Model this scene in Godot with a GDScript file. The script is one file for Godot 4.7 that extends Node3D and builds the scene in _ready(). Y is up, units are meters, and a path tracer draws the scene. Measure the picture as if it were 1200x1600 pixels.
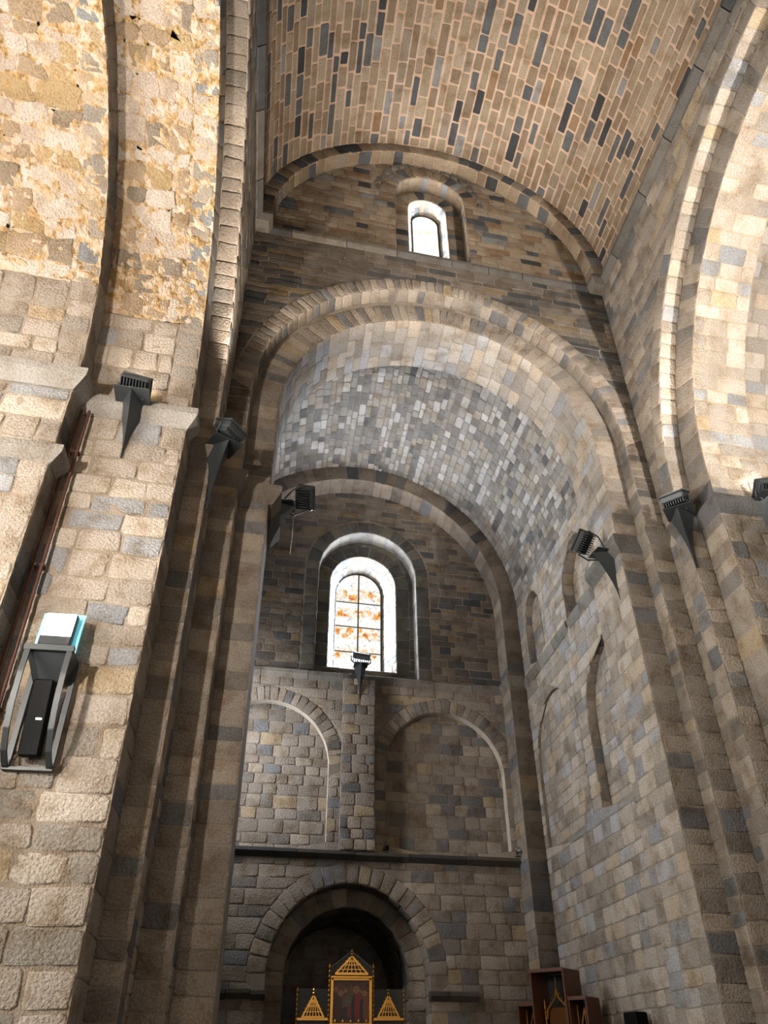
extends Node3D

# A Romanesque crossing and the vaulted side chapel behind it, seen from the crossing floor, looking up.
# Plan: x to the right, z0 the depth along the chapel axis. The cross walls stand a few degrees off square (SKEW).
const SKEW := -0.0734
const F_PX := 1187.0
const EYE := Vector3(0, 1.6, 0)
const INDIVIDUAL_MOST := 300

var rng := RandomNumberGenerator.new()
var rough_noise := FastNoiseLite.new()
var cam_basis: Basis
var mats := {}
var grain_tex: Texture2D
var stain_tex: Texture2D
var relief_tex: Texture2D
var metal_mat: StandardMaterial3D
var rows_done := 0

func _ready() -> void:
	rng.seed = 20240611
	rough_noise.seed = 7
	rough_noise.frequency = 1.0
	rough_noise.fractal_octaves = 4
	set_camera()
	set_light()
	make_textures()
	build_shell()
	build_back_wall()
	build_chapel()
	build_front_orders()
	build_crossing()
	build_side_arches()
	build_imposts()
	build_lamps()
	build_furnishings()

# ------------------------------------------------------------------ camera, sky, light

func set_camera() -> void:
	var cam := Camera3D.new()
	cam.name = "camera"
	cam_basis = Basis(Vector3.UP, deg_to_rad(-8.4)) * Basis(Vector3.RIGHT, deg_to_rad(36.2)) * Basis(Vector3.BACK, deg_to_rad(-0.3))
	cam.transform = Transform3D(cam_basis, EYE)
	cam.fov = rad_to_deg(2.0 * atan(800.0 / F_PX))
	cam.near = 0.05
	cam.far = 200.0
	cam.current = true
	add_child(cam)

func set_light() -> void:
	var env := Environment.new()
	env.background_mode = Environment.BG_SKY
	var sky := Sky.new()
	var sm := ProceduralSkyMaterial.new()
	sm.sky_top_color = Color(0.62, 0.74, 0.92)
	sm.sky_horizon_color = Color(0.86, 0.9, 0.96)
	sm.ground_bottom_color = Color(0.4, 0.38, 0.35)
	sm.ground_horizon_color = Color(0.7, 0.7, 0.68)
	sm.sky_energy_multiplier = 1.6
	sky.sky_material = sm
	env.sky = sky
	env.tonemap_mode = Environment.TONE_MAPPER_LINEAR
	env.tonemap_exposure = 1.0
	env.sdfgi_enabled = true
	env.ssao_enabled = true
	env.ssil_enabled = true
	var we := WorldEnvironment.new()
	we.name = "environment"
	we.environment = env
	add_child(we)
	# daylight at windows and from the west arm; then added fill lights
	day("chapel_window_daylight", Sxyz(1.52, 8.95, -13.93), Vector3(0, 0, 1), Vector2(0.95, 2.1), 33.0, Color(0.88, 0.94, 1.0))
	day("lunette_window_daylight", Sxyz(2.08, 14.1, -8.2), Vector3(0, 0, 1), Vector2(0.48, 1.8), 7.0, Color(0.94, 0.97, 1.0))
	day("chapel_side_window_daylight", Sxyz(-1.7, 6.1, -11.9), Vector3(1, 0.1, -0.2), Vector2(0.8, 2.2), 24.0, Color(0.97, 0.98, 1.0))
	day("west_arm_daylight", Sxyz(-6.3, 4.6, -3.1), Vector3(1, 0.12, -0.12), Vector2(3.0, 4.0), 125.0, Color(1.0, 0.98, 0.95))
	day("nave_fill_light", Sxyz(12.6, 5.5, -3.0), Vector3(-1, 0.1, -0.1), Vector2(3.0, 4.5), 15.0, Color(1.0, 0.97, 0.94))  # added fill in the right arm; its end wall has no opening
	day("entrance_fill_light", Sxyz(2.0, 4.2, 1.55), Vector3(0, 0.25, -1), Vector2(3.4, 3.6), 12.0, Color(1.0, 0.97, 0.94))  # added fill behind the viewer, lifts the shadows; no opening in that wall

func day(called: String, at: Vector3, towards: Vector3, size: Vector2, energy: float, color: Color) -> void:
	var l := AreaLight3D.new()
	l.name = called
	l.area_size = size
	l.area_normalize_energy = true
	l.light_energy = energy
	l.light_color = color
	l.area_range = 40.0
	l.shadow_enabled = true
	add_child(l)
	l.transform = Transform3D(Basis.looking_at(towards.normalized(), Vector3.UP), at)

# ------------------------------------------------------------------ small maths

func Sxyz(x: float, y: float, z0: float) -> Vector3:
	return Vector3(x, y, z0 + SKEW * x)

func pixel(p: Vector3) -> Vector2:
	var c := cam_basis.transposed() * (p - EYE)
	if c.z > -0.2:
		return Vector2(-9999, -9999)
	return Vector2(600.0 + F_PX * c.x / -c.z, 800.0 - F_PX * c.y / -c.z)

func in_view(p: Vector3, margin := 160.0) -> bool:
	var q := pixel(p)
	return q.x > -margin and q.x < 1200.0 + margin and q.y > -margin and q.y < 1600.0 + margin

func arch_at(c: float, cy: float, r: float, s: float, v: float) -> Array:
	# a jamb up to the springing at cy, then a half circle, then the other jamb; returns place and inward direction
	if v <= cy:
		return [Vector2(c + s * r, v), Vector2(-s, 0)]
	var a := (v - cy) / r
	if a <= PI:
		return [Vector2(c + s * r * cos(a), cy + r * sin(a)), Vector2(-s * cos(a), -sin(a))]
	return [Vector2(c - s * r, cy - (v - cy - PI * r)), Vector2(s, 0)]

func soffit_along_z(c: float, cy: float, r: float, s: float) -> Callable:
	return func(u: float, v: float, w: float) -> Vector3:
		var q = arch_at(c, cy, r, s, v)
		var p: Vector2 = q[0] + q[1] * w
		return Sxyz(p.x, p.y, u)

func soffit_along_x(c: float, cy: float, r: float, s: float) -> Callable:
	return func(u: float, v: float, w: float) -> Vector3:
		var q = arch_at(c, cy, r, s, v)
		var p: Vector2 = q[0] + q[1] * w
		return Sxyz(u, p.y, p.x)

func ring_facing_z(c: float, cy: float, r: float, s: float, z0: float) -> Callable:
	return func(u: float, v: float, w: float) -> Vector3:
		var q = arch_at(c, cy, r, s, v)
		var p: Vector2 = q[0] - q[1] * u
		return Sxyz(p.x, p.y, z0 + w)

func ring_facing_x(c: float, cy: float, r: float, s: float, x0: float, side: float) -> Callable:
	return func(u: float, v: float, w: float) -> Vector3:
		var q = arch_at(c, cy, r, s, v)
		var p: Vector2 = q[0] - q[1] * u
		return Sxyz(x0 + side * w, p.y, p.x)

func wall_facing_z(z0: float) -> Callable:
	return func(u: float, v: float, w: float) -> Vector3: return Sxyz(u, v, z0 + w)

func wall_facing_x(x0: float, side: float) -> Callable:
	return func(u: float, v: float, w: float) -> Vector3: return Sxyz(x0 + side * w, v, u)

func hole(c: float, r: float, spring: float, bottom: float) -> Dictionary:
	return {"c": c, "r": r, "s": spring, "b": bottom}

func half_width(h: Dictionary, v: float) -> float:
	if v < h.b - 0.0001 or v > h.s + h.r:
		return -1.0
	if v <= h.s:
		return h.r
	return sqrt(maxf(0.0, h.r * h.r - (v - h.s) * (v - h.s)))

func spans(u0: float, u1: float, va: float, vb: float, holes: Array) -> Array:
	# the runs of wall between the openings of one course: [left at va, left at vb, right at va, right at vb]
	var runs := [[u0, u0, u1, u1]]
	for h in holes:
		var a := half_width(h, va + 0.0005)
		var b := half_width(h, vb - 0.0005)
		if a < 0.0 and b < 0.0:
			continue
		a = maxf(a, 0.0)
		b = maxf(b, 0.0)
		var next := []
		for r in runs:
			if h.c + maxf(a, b) <= minf(r[0], r[1]) or h.c - maxf(a, b) >= maxf(r[2], r[3]):
				next.append(r)
				continue
			var left := [r[0], r[1], minf(r[2], h.c - a), minf(r[3], h.c - b)]
			var right := [maxf(r[0], h.c + a), maxf(r[1], h.c + b), r[2], r[3]]
			if maxf(left[2] - left[0], left[3] - left[1]) > 0.02:
				left[2] = maxf(left[2], left[0])
				left[3] = maxf(left[3], left[1])
				next.append(left)
			if maxf(right[2] - right[0], right[3] - right[1]) > 0.02:
				right[0] = minf(right[0], right[2])
				right[1] = minf(right[1], right[3])
				next.append(right)
		runs = next
	return runs

# ------------------------------------------------------------------ materials

func noise_tex(seed_value: int, freq: float, octaves: int, low: Color, mid: Color, high: Color, kind := FastNoiseLite.TYPE_SIMPLEX_SMOOTH, size := 1024) -> NoiseTexture2D:
	var n := FastNoiseLite.new()
	n.noise_type = kind
	n.seed = seed_value
	n.frequency = freq
	n.fractal_octaves = octaves
	n.fractal_gain = 0.58
	var t := NoiseTexture2D.new()
	t.width = size
	t.height = size
	t.seamless = true
	t.seamless_blend_skirt = 0.2
	t.noise = n
	var g := Gradient.new()
	g.set_color(0, low)
	g.set_color(1, high)
	g.add_point(0.5, mid)
	t.color_ramp = g
	return t

func make_textures() -> void:
	grain_tex = noise_tex(11, 0.045, 6, Color(0.7, 0.68, 0.66), Color(0.88, 0.87, 0.86), Color(1, 1, 1))
	stain_tex = noise_tex(23, 0.008, 5, Color(0.74, 0.68, 0.6), Color(0.95, 0.94, 0.92), Color(1, 1, 1))
	relief_tex = noise_tex(31, 0.03, 6, Color(0, 0, 0), Color(0.5, 0.5, 0.5), Color(1, 1, 1))
	metal_mat = StandardMaterial3D.new()
	metal_mat.resource_name = "anthracite painted steel"
	metal_mat.albedo_color = Color(0.2, 0.215, 0.22)
	metal_mat.roughness = 0.42
	metal_mat.metallic = 0.35

func rubble_tex() -> NoiseTexture2D:
	# cream plaster remains, ochre and brown rubble
	var t := noise_tex(77, 0.011, 6, Color("5f4d36"), Color("b89c74"), Color("d6cabb"))
	var g := Gradient.new()
	g.offsets = PackedFloat32Array([0.0, 0.26, 0.4, 0.52, 0.66, 1.0])
	g.colors = PackedColorArray([Color("4a3d2c"), Color("7d6443"), Color("9c7f55"), Color("a39079"), Color("ab9c8c"), Color("b8aa9a")])
	t.color_ramp = g
	t.noise.fractal_gain = 0.7
	t.noise.fractal_octaves = 7
	return t

func masonry(c: Color, relief := 1.4, scale := 0.75) -> StandardMaterial3D:
	var grey := c.get_luminance()
	c = Color(lerpf(grey, c.r, 0.7), lerpf(grey, c.g, 0.66), lerpf(grey, c.b, 0.64))
	var key := "%s %.2f %.2f" % [c.to_html(), relief, scale]
	if not mats.has(key):
		var m := StandardMaterial3D.new()
		m.resource_name = "masonry " + c.to_html()
		m.albedo_color = c
		m.albedo_texture = grain_tex
		m.roughness = 0.93
		m.metallic_specular = 0.25
		m.uv1_triplanar = true
		m.uv1_world_triplanar = true
		m.uv1_triplanar_sharpness = 4.0
		m.uv1_scale = Vector3.ONE * scale
		m.uv1_offset = Vector3(rng.randf(), rng.randf(), rng.randf())
		m.heightmap_enabled = true
		m.heightmap_texture = relief_tex
		m.heightmap_scale = relief * 0.5
		m.detail_enabled = true
		m.detail_albedo = stain_tex
		m.detail_blend_mode = BaseMaterial3D.BLEND_MODE_MUL
		m.detail_uv_layer = BaseMaterial3D.DETAIL_UV_2
		m.uv2_triplanar = true
		m.uv2_world_triplanar = true
		m.uv2_scale = Vector3.ONE * 0.31
		mats[key] = m
	return mats[key]

func plain(called: String, c: Color, rough := 0.6, metal := 0.0) -> StandardMaterial3D:
	if not mats.has(called):
		var m := StandardMaterial3D.new()
		m.resource_name = called
		m.albedo_color = c
		m.roughness = rough
		m.metallic = metal
		m.metallic_specular = 0.2 if called.begins_with("black") else 0.5
		mats[called] = m
	return mats[called]

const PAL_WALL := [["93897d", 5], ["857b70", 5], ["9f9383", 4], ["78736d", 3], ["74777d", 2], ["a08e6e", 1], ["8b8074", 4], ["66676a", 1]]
const PAL_PIER := [["ada192", 5], ["9f9485", 5], ["b8ad9c", 3], ["938b80", 3], ["94989e", 2], ["b5a07c", 1], ["82868c", 1]]
const PAL_CHAPEL := [["8f8d8a", 5], ["807f7d", 4], ["a5a6a7", 3], ["727273", 3], ["958f84", 3], ["b2b2b2", 1], ["606266", 1]]
const PAL_CROSS := [["84725a", 6], ["77654e", 5], ["908069", 5], ["7d7161", 3], ["85765d", 4], ["454a52", 2], ["51565c", 2], ["73767a", 1], ["7d6040", 1], ["363a40", 1]]
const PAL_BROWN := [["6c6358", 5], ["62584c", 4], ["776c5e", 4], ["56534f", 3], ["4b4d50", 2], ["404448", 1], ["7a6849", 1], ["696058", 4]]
const PAL_RUBBLE := [["bfae9c", 6], ["ab9270", 3], ["a08960", 2], ["c8bcad", 5], ["94836a", 2], ["b39660", 2], ["8f8270", 1]]
const PAL_RIGHT := [["a69d91", 5], ["9a9287", 5], ["b2a99b", 4], ["a2a4a8", 3], ["8d9096", 2], ["b0a088", 2], ["8f877d", 3]]

func pick(palette: Array) -> Color:
	var sum := 0
	for p in palette:
		sum += p[1]
	var at := rng.randi_range(0, sum - 1)
	for p in palette:
		at -= p[1]
		if at < 0:
			return Color(p[0])
	return Color(palette[0][0])

# ------------------------------------------------------------------ masonry

func structure(called: String, label: String) -> Dictionary:
	var root := Node3D.new()
	root.name = called
	root.set_meta("kind", "structure")
	root.set_meta("label", label)
	root.set_meta("category", "wall" if called.begins_with("wall") else called.split("_")[0])
	add_child(root, true)
	return {"root": root, "stones": []}

func finish(s: Dictionary) -> void:
	# the stones that show largest are parts of their own, the others one joined part
	var sized := []
	for st in s.stones:
		var f: Callable = st.f
		var q: Array = st.q
		var centre: Vector3 = f.call((q[0].x + q[1].x + q[2].x + q[3].x) / 4.0, (q[0].y + q[1].y + q[2].y + q[3].y) / 4.0, 0.0)
		if not in_view(centre):
			continue
		var a := pixel(f.call(q[0].x, q[0].y, 0.0))
		var b := pixel(f.call(q[1].x, q[1].y, 0.0))
		var c := pixel(f.call(q[2].x, q[2].y, 0.0))
		var d := pixel(f.call(q[3].x, q[3].y, 0.0))
		var area := absf((c - a).cross(d - b)) * 0.5
		if not in_view(centre, 12.0):
			area *= 0.02
		sized.append([area, st])
	sized.sort_custom(func(x, y): return x[0] > y[0])
	var joined := {}
	for i in sized.size():
		var st: Dictionary = sized[i][1]
		if i < INDIVIDUAL_MOST:
			var made := stone_arrays(st)
			var mesh := ArrayMesh.new()
			mesh.add_surface_from_arrays(Mesh.PRIMITIVE_TRIANGLES, made[0])
			mesh.surface_set_material(0, st.m)
			var o := MeshInstance3D.new()
			o.name = st.name
			o.mesh = mesh
			o.position = made[1]
			s.root.add_child(o, true)
		else:
			if not joined.has(st.m):
				joined[st.m] = []
			joined[st.m].append(st)
	if joined.size():
		var mesh := ArrayMesh.new()
		for m in joined:
			var vs := PackedVector3Array()
			var ns := PackedVector3Array()
			var ix := PackedInt32Array()
			for st in joined[m]:
				var made := stone_arrays(st)
				var base := vs.size()
				for p in made[0][Mesh.ARRAY_VERTEX]:
					vs.append(p + made[1])
				ns.append_array(made[0][Mesh.ARRAY_NORMAL])
				for k in made[0][Mesh.ARRAY_INDEX]:
					ix.append(base + k)
			var arr := []
			arr.resize(Mesh.ARRAY_MAX)
			arr[Mesh.ARRAY_VERTEX] = vs
			arr[Mesh.ARRAY_NORMAL] = ns
			arr[Mesh.ARRAY_INDEX] = ix
			mesh.add_surface_from_arrays(Mesh.PRIMITIVE_TRIANGLES, arr)
			mesh.surface_set_material(mesh.get_surface_count() - 1, m)
		var o := MeshInstance3D.new()
		o.name = "small_stones"
		o.set_meta("kind", "stuff")
		o.mesh = mesh
		s.root.add_child(o, true)

const RING := [Vector2(-1, -0.84), Vector2(-0.8, -1), Vector2(0.8, -1), Vector2(1, -0.84), Vector2(1, 0.84), Vector2(0.8, 1), Vector2(-0.8, 1), Vector2(-1, 0.84)]

func stone_arrays(st: Dictionary) -> Array:
	var f: Callable = st.f
	var q: Array = st.q
	var proud: float = st.h
	var jit: float = st.j
	rng.seed = st.seed
	var mid: Vector2 = (q[0] + q[1] + q[2] + q[3]) / 4.0
	var origin: Vector3 = f.call(mid.x, mid.y, 0.0)
	var n: Vector3 = (f.call(mid.x, mid.y, 0.1) - origin).normalized()
	var vs := PackedVector3Array()
	var ns := PackedVector3Array()
	vs.append(f.call(mid.x, mid.y, proud * rng.randf_range(0.95, 1.25)) - origin)
	ns.append(n)
	var edge := []
	var wide: float = ((q[1] - q[0]).length() + (q[2] - q[3]).length()) * 0.5
	var tall: float = ((q[3] - q[0]).length() + (q[2] - q[1]).length()) * 0.5
	var corner := minf(0.6, 0.04 / maxf(wide, 0.01))
	for k in 8:
		var r: Vector2 = RING[k]
		var a := r.x if absf(r.x) == 1.0 else signf(r.x) * (1.0 - corner)
		var u := (a + 1.0) * 0.5
		var v := (r.y + 1.0) * 0.5
		var p: Vector2 = q[0].lerp(q[1], u).lerp(q[3].lerp(q[2], u), v)
		p += Vector2(rng.randf_range(-jit, jit), rng.randf_range(-jit, jit))
		edge.append(p)
	var inset_u := minf(0.12, 0.014 / maxf(wide, 0.02))
	var inset_v := minf(0.12, 0.013 / maxf(tall, 0.02))
	for ring in 3:
		for k in 8:
			var p: Vector2 = edge[k]
			var w := 0.0
			if ring == 0:
				p = Vector2(lerpf(p.x, mid.x, inset_u * 2.0), lerpf(p.y, mid.y, inset_v * 2.0))
				w = proud * rng.randf_range(0.85, 1.15)
			elif ring == 1:
				w = proud * 0.62
			else:
				w = -0.015
			var at: Vector3 = f.call(p.x, p.y, w) - origin
			vs.append(at)
			var out := at - n * at.dot(n)
			out = out.normalized()
			ns.append((n * [0.99, 0.75, 0.1][ring] + out * [0.1, 0.6, 1.0][ring]).normalized())
	var ix := PackedInt32Array()
	var turned := 0.0
	for k in 8:
		turned += (vs[1 + k] - vs[0]).cross(vs[1 + (k + 1) % 8] - vs[0]).dot(n)
	var flip := turned > 0.0
	for k in 8:
		var k2 := (k + 1) % 8
		tri(ix, 0, 1 + k, 1 + k2, flip)
		for ring in 2:
			var b := 1 + ring * 8
			tri(ix, b + k, b + 8 + k, b + 8 + k2, flip)
			tri(ix, b + k, b + 8 + k2, b + k2, flip)
	var arr := []
	arr.resize(Mesh.ARRAY_MAX)
	arr[Mesh.ARRAY_VERTEX] = vs
	arr[Mesh.ARRAY_NORMAL] = ns
	arr[Mesh.ARRAY_INDEX] = ix
	return [arr, origin]

func tri(ix: PackedInt32Array, a: int, b: int, c: int, flip: bool) -> void:
	ix.append(a)
	ix.append(c if flip else b)
	ix.append(b if flip else c)

func lay(s: Dictionary, f: Callable, q: Array, proud: float, jit: float, m: Material, called := "stone") -> void:
	s.stones.append({"f": f, "q": q, "h": proud, "j": jit, "m": m, "name": called, "seed": rng.randi()})

# Courses of stone on a surface f(u, v, w): rows step along v, stones run along u.
func courses(s: Dictionary, f: Callable, u0: float, u1: float, v0: float, v1: float, o: Dictionary) -> void:
	var holes: Array = o.get("holes", [])
	var hmin: float = o.h[0]
	var hmax: float = o.h[1]
	var lmin: float = o.l[0]
	var lmax: float = o.l[1]
	var gap: float = o.get("gap", 0.014)
	var proud: float = o.get("proud", 0.011)
	var jit: float = o.get("jit", 0.009)
	var relief: float = o.get("relief", 1.4)
	var called: String = o.get("name", "stone")
	var v := v0
	while v < v1 - 0.01:
		var h := rng.randf_range(hmin, hmax)
		if v + h > v1 - hmin * 0.6:
			h = v1 - v
		for r in spans(u0, u1, v, v + h, holes):
			# upright joints between the ends, which follow the openings
			var from: float = maxf(r[0], r[1])
			var to: float = minf(r[2], r[3])
			var cuts := []
			var at := from + rng.randf_range(lmin, lmax) * (rng.randf_range(0.4, 1.0) if to - from > lmax else 1.0)
			while at < to - lmin * 0.55:
				cuts.append(at)
				at += rng.randf_range(lmin, lmax)
			for i in cuts.size() + 1:
				var g0: float = gap * rng.randf_range(0.3, 0.8)
				var g1: float = gap * rng.randf_range(0.3, 0.8)
				var p0 := Vector2((r[0] if i == 0 else cuts[i - 1]) + g0, v + g1)
				var p1 := Vector2((r[2] if i == cuts.size() else cuts[i]) - g0, v + g1)
				var p2 := Vector2((r[3] if i == cuts.size() else cuts[i]) - g0, v + h - g1)
				var p3 := Vector2((r[1] if i == 0 else cuts[i - 1]) + g0, v + h - g1)
				if p1.x < p0.x:
					p0.x = (p0.x + p1.x) * 0.5
					p1.x = p0.x + 0.004
				if p2.x < p3.x:
					p3.x = (p2.x + p3.x) * 0.5
					p2.x = p3.x + 0.004
				if (p1.x - p0.x) + (p2.x - p3.x) < 0.06:
					continue
				if rng.randf() < o.get("missing", 0.0):
					continue
				lay(s, f, [p0, p1, p2, p3], proud * rng.randf_range(0.6, 1.4), jit, masonry(pick(o.pal), relief), called)
		v += h

# The mortar bed behind the stones, with openings left out; uneven where the pointing is rough.
func bed(s: Dictionary, f: Callable, u0: float, u1: float, v0: float, v1: float, m: Material, o := {}) -> void:
	var du: float = o.get("du", 0.5)
	var dv: float = o.get("dv", 0.12)
	var bump: float = o.get("bump", 0.0)
	var lift: float = o.get("lift", 0.0)
	var holes: Array = o.get("holes", [])
	var vs := PackedVector3Array()
	var ns := PackedVector3Array()
	var ix := PackedInt32Array()
	var rows := maxi(1, int(ceil((v1 - v0) / dv)))
	var stops := []
	for i in rows + 1:
		stops.append(lerpf(v0, v1, float(i) / rows))
	for h in holes:
		for extra in [h.b, h.s, h.s + h.r * 0.95, h.s + h.r * 0.985, h.s + h.r]:
			if extra > v0 and extra < v1:
				stops.append(extra)
	stops.sort()
	for i in stops.size() - 1:
		var va: float = stops[i]
		var vb: float = stops[i + 1]
		if vb - va < 0.0005:
			continue
		for r in spans(u0, u1, va, vb, holes):
			var n := maxi(1, int(ceil(maxf(r[2] - r[0], r[3] - r[1]) / du)))
			for k in n + 1:
				var t := float(k) / n
				for e in 2:
					var u := lerpf(r[e], r[e + 2], t)
					var v := va if e == 0 else vb
					var w := lift
					var p: Vector3 = f.call(u, v, w)
					var nn: Vector3 = (f.call(u, v, w + 0.05) - p).normalized()
					if bump > 0.0:
						p += nn * bump * (rough_noise.get_noise_3dv(p * 5.0) + 0.7 * rough_noise.get_noise_3dv(p * 14.0))
					vs.append(p)
					ns.append(nn)
			var base := vs.size() - (n + 1) * 2
			var e1 := vs[base + 2] - vs[base]
			var e2 := vs[base + 1] - vs[base]
			if e1.length() < 0.0001:
				e1 = vs[base + 3] - vs[base + 1]
			var flip := e1.cross(e2).dot(ns[base]) > 0.0
			for k in n:
				var b := base + k * 2
				tri(ix, b, b + 2, b + 1, flip)
				tri(ix, b + 2, b + 3, b + 1, flip)
	var arr := []
	arr.resize(Mesh.ARRAY_MAX)
	arr[Mesh.ARRAY_VERTEX] = vs
	arr[Mesh.ARRAY_INDEX] = ix
	arr[Mesh.ARRAY_NORMAL] = ns
	var mesh := ArrayMesh.new()
	mesh.add_surface_from_arrays(Mesh.PRIMITIVE_TRIANGLES, arr)
	if bump > 0.0:
		var st := SurfaceTool.new()
		st.create_from(mesh, 0)
		st.generate_normals()
		mesh = st.commit()
	mesh.surface_set_material(0, m)
	var node := MeshInstance3D.new()
	node.name = o.get("name", "mortar_bed")
	node.mesh = mesh
	s.root.add_child(node, true)

func dressed(s: Dictionary, f: Callable, u0: float, u1: float, v0: float, v1: float, mortar: Color, o: Dictionary, b := {}) -> void:
	# mortar bed and courses together
	var bo := b.duplicate()
	if o.has("holes") and not bo.has("holes"):
		bo.holes = o.get("bed_holes", o.holes)
	bed(s, f, u0, u1 + o.get("over", 0.0), v0, v1, masonry(mortar, 0.8, 1.1), bo)
	courses(s, f, u0, u1, v0, v1, o)

# ------------------------------------------------------------------ mesh helpers for objects

func thing(called: String, label: String, category: String, at: Vector3, group := "") -> Node3D:
	var o := Node3D.new()
	o.name = called
	add_child(o, true)
	o.position = at
	o.set_meta("label", label)
	o.set_meta("category", category)
	if group:
		o.set_meta("group", group)
	return o

func part(called: String, mesh: Mesh, m: Material, parent: Node3D, t := Transform3D()) -> MeshInstance3D:
	var o := MeshInstance3D.new()
	o.name = called
	o.mesh = mesh
	o.transform = t
	if m:
		o.material_override = m
	parent.add_child(o, true)
	return o

func hull(rings: Array, closed_ends := true) -> ArrayMesh:
	# rings of the same number of points joined into a skin, flat shaded
	var st := SurfaceTool.new()
	st.begin(Mesh.PRIMITIVE_TRIANGLES)
	st.set_smooth_group(-1)
	var n: int = rings[0].size()
	var middle := Vector3.ZERO
	for r in rings:
		for p in r:
			middle += p
	middle /= float(n * rings.size())
	var faces := []
	for i in rings.size() - 1:
		for k in n:
			var k2 := (k + 1) % n
			faces.append([rings[i][k], rings[i][k2], rings[i + 1][k2]])
			faces.append([rings[i][k], rings[i + 1][k2], rings[i + 1][k]])
	if closed_ends:
		for e in [0, rings.size() - 1]:
			for k in range(1, n - 1):
				faces.append([rings[e][0], rings[e][k], rings[e][k + 1]])
	for fc in faces:
		var nn: Vector3 = (fc[1] - fc[0]).cross(fc[2] - fc[0])
		if nn.length() < 1e-9:
			continue
		var out: Vector3 = (fc[0] + fc[1] + fc[2]) / 3.0 - middle
		if nn.dot(out) > 0.0:
			fc = [fc[0], fc[2], fc[1]]
		for p in fc:
			st.add_vertex(p)
	st.generate_normals()
	return st.commit()

func block(size: Vector3, bevel := 0.01) -> ArrayMesh:
	# a box with chamfered edges round its vertical sides and its top and bottom, centred
	var h := size * 0.5
	var b := minf(bevel, minf(h.x, minf(h.y, h.z)) * 0.45)
	var ring := func(y: float, d: float) -> Array:
		var x := h.x - d
		var z := h.z - d
		return [Vector3(-x + b, y, -z), Vector3(x - b, y, -z), Vector3(x, y, -z + b), Vector3(x, y, z - b), Vector3(x - b, y, z), Vector3(-x + b, y, z), Vector3(-x, y, z - b), Vector3(-x, y, -z + b)]
	return hull([ring.call(-h.y, b), ring.call(-h.y + b, 0.0), ring.call(h.y - b, 0.0), ring.call(h.y, b)])

func tube(points: Array, radius: float, sides := 8) -> ArrayMesh:
	var rings := []
	for i in points.size():
		var d: Vector3 = (points[mini(i + 1, points.size() - 1)] - points[maxi(i - 1, 0)]).normalized()
		var a := d.cross(Vector3.UP if absf(d.y) < 0.9 else Vector3.RIGHT).normalized()
		var b := d.cross(a).normalized()
		var ring := []
		for k in sides:
			var t := TAU * k / sides
			ring.append(points[i] + (a * cos(t) + b * sin(t)) * radius)
		rings.append(ring)
	var st := SurfaceTool.new()
	st.begin(Mesh.PRIMITIVE_TRIANGLES)
	for i in rings.size() - 1:
		for k in sides:
			var k2 := (k + 1) % sides
			var quad := [rings[i][k], rings[i + 1][k], rings[i + 1][k2], rings[i][k2]]
			var nn: Vector3 = (quad[1] - quad[0]).cross(quad[2] - quad[0])
			var out: Vector3 = (quad[0] + quad[2]) * 0.5 - (points[i] + points[i + 1]) * 0.5
			if nn.dot(out) > 0.0:
				quad = [quad[0], quad[3], quad[2], quad[1]]
			for p in [quad[0], quad[1], quad[2], quad[0], quad[2], quad[3]]:
				st.add_vertex(p)
	st.generate_normals()
	return st.commit()

func lathe(profile: Array, sides := 10) -> ArrayMesh:
	var rings := []
	for p in profile:
		var ring := []
		for k in sides:
			var t := TAU * k / sides
			ring.append(Vector3(cos(t) * p.x, p.y, sin(t) * p.x))
		rings.append(ring)
	return hull(rings)

# ------------------------------------------------------------------ the shell outside the view

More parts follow.
